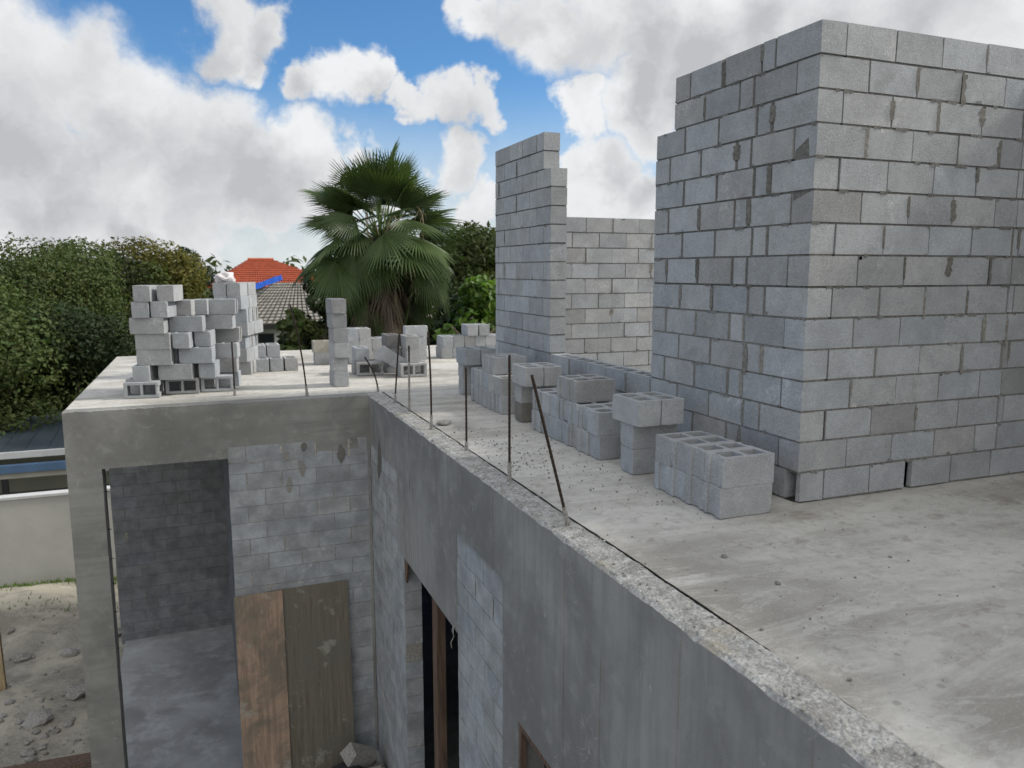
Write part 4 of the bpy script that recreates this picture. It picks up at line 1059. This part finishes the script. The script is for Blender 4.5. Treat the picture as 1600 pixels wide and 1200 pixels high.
# ------------------------------------------------------------------ the fan palm
random.seed(31)
PY = 20.0; pc = px(594, 358, PY); CR = Vector((pc.x, PY, pc.z))
palm = thing('fan_palm', 'tall fan palm with green crown and brown hanging dead fronds', 'palm tree', (CR.x, PY, GZ))
off = Vector((CR.x, PY, GZ)); HP = CR.z - GZ
mb = MB(); mb.tube([(0, 0, -.1), (.05, 0, HP * .5), (0, 0, HP - .25)], [.30, .24, .22], 12); mb.build('trunk', M['palm_trunk'], palm)
def fan(direction, petiole, blade, spread, droop, tint, mleaf, name, base_z, dead=False, roll=0.0):
    """a fan frond: stalk, then a pleated blade of narrow segments whose tips hang"""
    d = Vector(direction).normalized(); side_ = d.cross(Vector((0, 0, 1)))
    if side_.length < .05: side_ = Vector((1, 0, 0))
    side_.normalize(); side_ = Matrix.Rotation(roll, 3, d) @ side_
    upn = side_.cross(d).normalized()
    b0 = Vector((random.gauss(0, .07), random.gauss(0, .07), base_z))
    pts = []; sag = petiole * droop * .35
    for k in range(7):
        s = k / 6; pts.append(b0 + d * petiole * s - Vector((0, 0, sag * s * s)))
    mp = MB(); mp.tube(pts, [.024 - .014 * k / 6 for k in range(7)], 5)
    hub = pts[-1]; fd = (pts[-1] - pts[-2]).normalized()
    bend = R(10 + 42 * min(1, droop)) + random.gauss(0, R(9)); fd = (Matrix.Rotation(-bend, 3, side_) @ fd) if not dead else fd
    nrm = side_.cross(fd).normalized()
    mb = MB(); ns = 34
    for k in range(ns):
        s = (k + .5) / ns * 2 - 1; a = s * spread
        L = blade * (1 - .30 * abs(s) ** 1.6) * random.uniform(.90, 1.05)
        bd = fd * math.cos(a) + side_ * math.sin(a); wd = (side_ * math.cos(a) - fd * math.sin(a))
        wmax = L * spread / ns * (1.08 if not dead else 0.55); prev = None
        if dead: a += random.gauss(0, .09); L *= random.uniform(.65, 1.15); bd = fd * math.cos(a) + side_ * math.sin(a); wd = (side_ * math.cos(a) - fd * math.sin(a))
        tt = random.uniform(.82, 1.2) * tint * (random.uniform(.6, 1.35) if dead else 1)
        tc = (tt * (1.0 if not dead else 1.0), tt, tt * (.9 if not dead else .95))
        prof = ((0, .12), (.22, .40), (.45, .78), (.60, 1.0), (.78, .62), (.92, .28), (1.0, .02))
        kx = random.uniform(.6, 1.4)
        for (q, w) in prof:
            hang = droop * L * (.10 * q * q + .62 * max(0, q - .55) ** 1.7 * kx)
            c = hub + bd * (L * q * (1 - .10 * droop * q)) + nrm * (-.16 * L * (s * s) * q) - Vector((0, 0, hang))
            ww = wmax * w * .5; fold = nrm * (ww * .55)
            cur = (c - wd * ww - fold, c + fold * .4, c + wd * ww - fold)
            if prev:
                mb.face([prev[0], cur[0], cur[1], prev[1]], 0, tc); mb.face([prev[1], cur[1], cur[2], prev[2]], 0, tc)
            prev = cur
    f = mb.build(name, M[mleaf], palm)
    mp.build('petiole', M['petiole' if not dead else 'dead_leaf'], f)
rp = random.Random(12)
NF = 92
for k in range(NF):
    t = (k + .5) / NF; e = 84 - 128 * t ** .92 + rp.uniform(-5, 5); a = k * 2.39996 + rp.uniform(-.25, .25)
    if e < -14 and math.sin(a) < -.45: a = -a                      # nothing low hangs in front of the brown skirt
    dr = .12 + .85 * t; e += rp.gauss(0, 6); er = R(e)
    fan((math.cos(a) * math.cos(er), math.sin(a) * math.cos(er), math.sin(er)), rp.uniform(1.05, 1.6) * (1.0 - .15 * t), rp.uniform(1.1, 1.32), R(rp.uniform(72, 100)), dr * rp.uniform(.75, 1.15),
        rp.uniform(.75, 1.25), 'palm_leaf', 'frond', HP - .25 - .25 * t, roll=rp.uniform(-.75, .75))
for cnt, e0, e1, bz, tint, dead, m, sp0, sp1 in ((13, -68, -48, -.55, 1.05, True, 'dead_leaf', 30, 50), (13, -76, -58, -1.1, .95, True, 'dead_leaf', 28, 50), (12, -78, -60, -1.7, .9, True, 'dead_leaf', 28, 48), (11, -78, -60, -2.4, .8, True, 'dead_leaf', 28, 48), (7, -60, -42, -1.2, .85, False, 'palm_leaf', 65, 90)):
    a0 = rp.uniform(0, 6.28)
    for k in range(cnt):
        a = a0 + 2 * math.pi * (k + rp.uniform(-.3, .3)) / cnt; e = R(rp.uniform(e0, e1))
        if not dead and math.sin(a) < -.6: a = -a
        fan((math.cos(a) * math.cos(e), math.sin(a) * math.cos(e), math.sin(e)), rp.uniform(.7, 1.1), rp.uniform(.85, 1.2), R(rp.uniform(sp0, sp1)), rp.uniform(.8, 1.2),
            tint * rp.uniform(.6, 1.3), m, 'dead_frond' if dead else 'frond', HP + bz, dead, rp.uniform(-.6, .6))
# old flower stalks arching out and hanging as pale strings
for k in range(11):
    a = rp.uniform(3.4, 6.0) if k < 8 else rp.uniform(0, 6.28); out = rp.uniform(.55, 1.35); h = rp.uniform(.25, 1.0); dn = rp.uniform(.8, 1.9)
    mb = MB(); pts = []
    for q in range(13):
        s = q / 12; r_ = out * math.sin(min(1, s * 1.5) * math.pi / 2); z = HP - .3 + h * math.sin(min(1, s * 2) * math.pi / 2) - dn * max(0, s - .35) ** 1.5 * 1.9
        pts.append(Vector((math.cos(a) * r_, math.sin(a) * r_, z)))
    mb.tube(pts, [.016 - .009 * q / 12 for q in range(13)], 5)
    for q in range(6, 13):
        for _ in range(3):
            p = pts[q]; l = rp.uniform(.15, .45); dx = Vector((rp.gauss(0, .12), rp.gauss(0, .12), -l)); mb.tube([p, p + dx * .5 + Vector((dx.x * .4, dx.y * .4, 0)), p + dx], [.006, .005, .002], 4)
    mb.build('flower_stalk', M['stalk'], palm)

# ------------------------------------------------------------------ sky, sun, camera
SUN_EL = R(38); SUN_AZ = R(97)          # azimuth from +Y towards +X
W_ = D.worlds.new('World'); SC.world = W_; W_.use_nodes = True
nt = W_.node_tree; nt.nodes.clear(); g = N(nt)
out = g.new('ShaderNodeOutputWorld'); bg = g.new('ShaderNodeBackground'); g.ln(bg.outputs[0], out.inputs[0]); bg.inputs[1].default_value = 0.1
sky = g.new('ShaderNodeTexSky', sky_type='NISHITA'); sky.sun_disc = False; sky.sun_elevation = SUN_EL; sky.sun_rotation = SUN_AZ
sky.air_density = 1.0; sky.dust_density = 0.4; sky.ozone_density = 2.0
dirv = g.new('ShaderNodeTexCoord').outputs['Generated']
dirv = g.vm('NORMALIZE', dirv).outputs[0]
def vnoise(vec, scale, detail, rough=.55):
    n_ = g.new('ShaderNodeTexNoise'); g.ln(vec, n_.inputs['Vector']); n_.inputs['Scale'].default_value = scale; n_.inputs['Detail'].default_value = detail; n_.inputs['Roughness'].default_value = rough
    return n_
wn = vnoise(dirv, 6.0, 6, .6); wv = g.vm('MULTIPLY', g.vm('SUBTRACT', wn.outputs['Color'], (.5, .5, .5)).outputs[0], (.20, .20, .20)).outputs[0]
wdir = g.vm('ADD', dirv, wv).outputs[0]
CLOUDS = [(0, 120, 170), (110, 120, 130), (50, 270, 200), (210, 190, 150), (310, 190, 130), (340, 270, 150), (180, 310, 170), (440, 270, 120), (480, 340, 95), (100, 380, 150), (310, 370, 130),
          (345, 40, 85), (415, 50, 60), (385, 95, 45), (540, 135, 68), (480, 140, 50), (590, 145, 45), (690, 175, 62), (640, 165, 42), (735, 180, 48), (690, 260, 75), (735, 325, 80), (585, 300, 80),
          (770, 20, 80), (850, 60, 95), (940, 40, 120), (1060, 70, 150), (1010, 160, 85), (1150, 40, 150), (915, 185, 52), (940, 260, 75), (985, 300, 80), (900, 320, 80), (1300, 20, 170), (1480, 60, 170), (1640, 40, 160), (430, 365, 75), (390, 345, 70), (240, 400, 90)]
def cloud_field(w):
    f = None
    for (u, v, r) in CLOUDS:
        d = ray(u, v).normalized(); dist = g.vm('DISTANCE', w, tuple(d)).outputs['Value']
        m_ = g.mapr(dist, r / F * 1.05, 0.0)
        f = m_ if f is None else g.math('MAXIMUM', f, m_)
    return f
f = cloud_field(wdir)
Ld = (RGT * .35 + Vector((0, 0, .95))).normalized()
GREY = [(30, 208, 85), (110, 215, 70), (190, 208, 75), (260, 228, 75), (330, 225, 70), (300, 275, 85), (385, 275, 75), (430, 305, 60), (110, 305, 55), (50, 300, 50), (225, 262, 55), (340, 195, 45), (310, 65, 42), (395, 75, 40),
        (480, 155, 34), (590, 172, 30), (690, 222, 45), (700, 262, 38), (805, 55, 45), (900, 85, 60), (985, 65, 70), (1010, 145, 50), (1090, 95, 80), (1200, 60, 60), (945, 245, 34), (990, 280, 42), (1335, 25, 60), (1450, 55, 70), (200, 352, 45), (330, 345, 50)]
_c = CLOUDS; CLOUDS = [(u, v, r * 1.45) for (u, v, r) in GREY]; grey = cloud_field(wdir); CLOUDS = _c
# elsewhere: unseen bright cloud added behind the viewer and overhead for its light, mostly blue to the left
sep = g.new('ShaderNodeVectorMath', operation='DOT_PRODUCT'); g.ln(dirv, sep.inputs[0]); sep.inputs[1].default_value = (.15, -.97, .2)
away = g.mapr(sep.outputs['Value'], -.25, .45, 0.0, .75)
zs_ = g.new('ShaderNodeSeparateXYZ'); g.ln(dirv, zs_.inputs[0])
away = g.math('MAXIMUM', away, g.mapr(zs_.outputs[2], .62, .85, 0.0, .75))
f = g.math('MAXIMUM', f, away)
nz1 = vnoise(wdir, 5.5, 6, .52); fb = nz1.outputs[0]
dens = g.math('ADD', f, g.math('MULTIPLY', g.math('SUBTRACT', fb, .5), 1.0))
alpha = g.mapr(dens, .06, .54)
# light comes from above right: cloud with more cloud above it is grey, tops and rims are white
sm1 = vnoise(wdir, 5.0, 5, .55); sm2 = vnoise(g.vm('ADD', wdir, tuple(Ld * .07)).outputs[0], 5.0, 5, .55)
lit = g.math('SUBTRACT', sm1.outputs[0], sm2.outputs[0])
shade = g.math('ADD', grey, g.math('MULTIPLY', g.math('SUBTRACT', sm2.outputs[0], .5), .9))
shade = g.math('SUBTRACT', g.mapr(shade, -.25, 1.15, smooth=False), g.math('MULTIPLY', lit, 1.6), clamp=True)
ccol = g.mix(shade, (7.2, 7.32, 7.42), (4.3, 4.4, 4.56))
ccol = g.mix(1.0, ccol, g.mix(away, (1, 1, 1), (1.5, 1.48, 1.44)), 'MULTIPLY')
bluesky = g.mix(1.0, sky.outputs[0], (.52, .84, 1.10), 'MULTIPLY')
hz = g.new('ShaderNodeSeparateXYZ'); g.ln(dirv, hz.inputs[0])
hazeb = g.mapr(hz.outputs[2], .02, .24, 1.0, 0.0)
alpha = g.math('MAXIMUM', alpha, g.math('MULTIPLY', hazeb, .8))
g.ln(g.mix(alpha, bluesky, ccol), bg.inputs[0])
W_.cycles.sampling_method = 'MANUAL'; W_.cycles.sample_map_resolution = 512

sun = D.lights.new('sun', 'SUN'); sun.energy = 3.2; sun.angle = R(7); sun.color = (1.0, .95, .87)
so = D.objects.new('sun', sun); C.objects.link(so)
sd = Vector((math.sin(SUN_AZ) * math.cos(SUN_EL), math.cos(SUN_AZ) * math.cos(SUN_EL), math.sin(SUN_EL)))
so.rotation_euler = (-sd).to_track_quat('-Z', 'Y').to_euler()

cam = D.cameras.new('camera'); co_ = D.objects.new('camera', cam); C.objects.link(co_); SC.camera = co_
cam.sensor_fit = 'HORIZONTAL'; cam.sensor_width = 36; cam.lens = 36 * F / 1600; cam.clip_start = .05; cam.clip_end = 2000
co_.matrix_world = Matrix(((RGT.x, UPV.x, -FWD.x, 0), (RGT.y, UPV.y, -FWD.y, 0), (RGT.z, UPV.z, -FWD.z, HC), (0, 0, 0, 1)))
cam.dof.use_dof = True; cam.dof.focus_distance = 5.5; cam.dof.aperture_fstop = 3.0
vs = SC.view_settings; vs.view_transform = 'Standard'; vs.look = 'None'; vs.exposure = 0.28; vs.gamma = 1.0
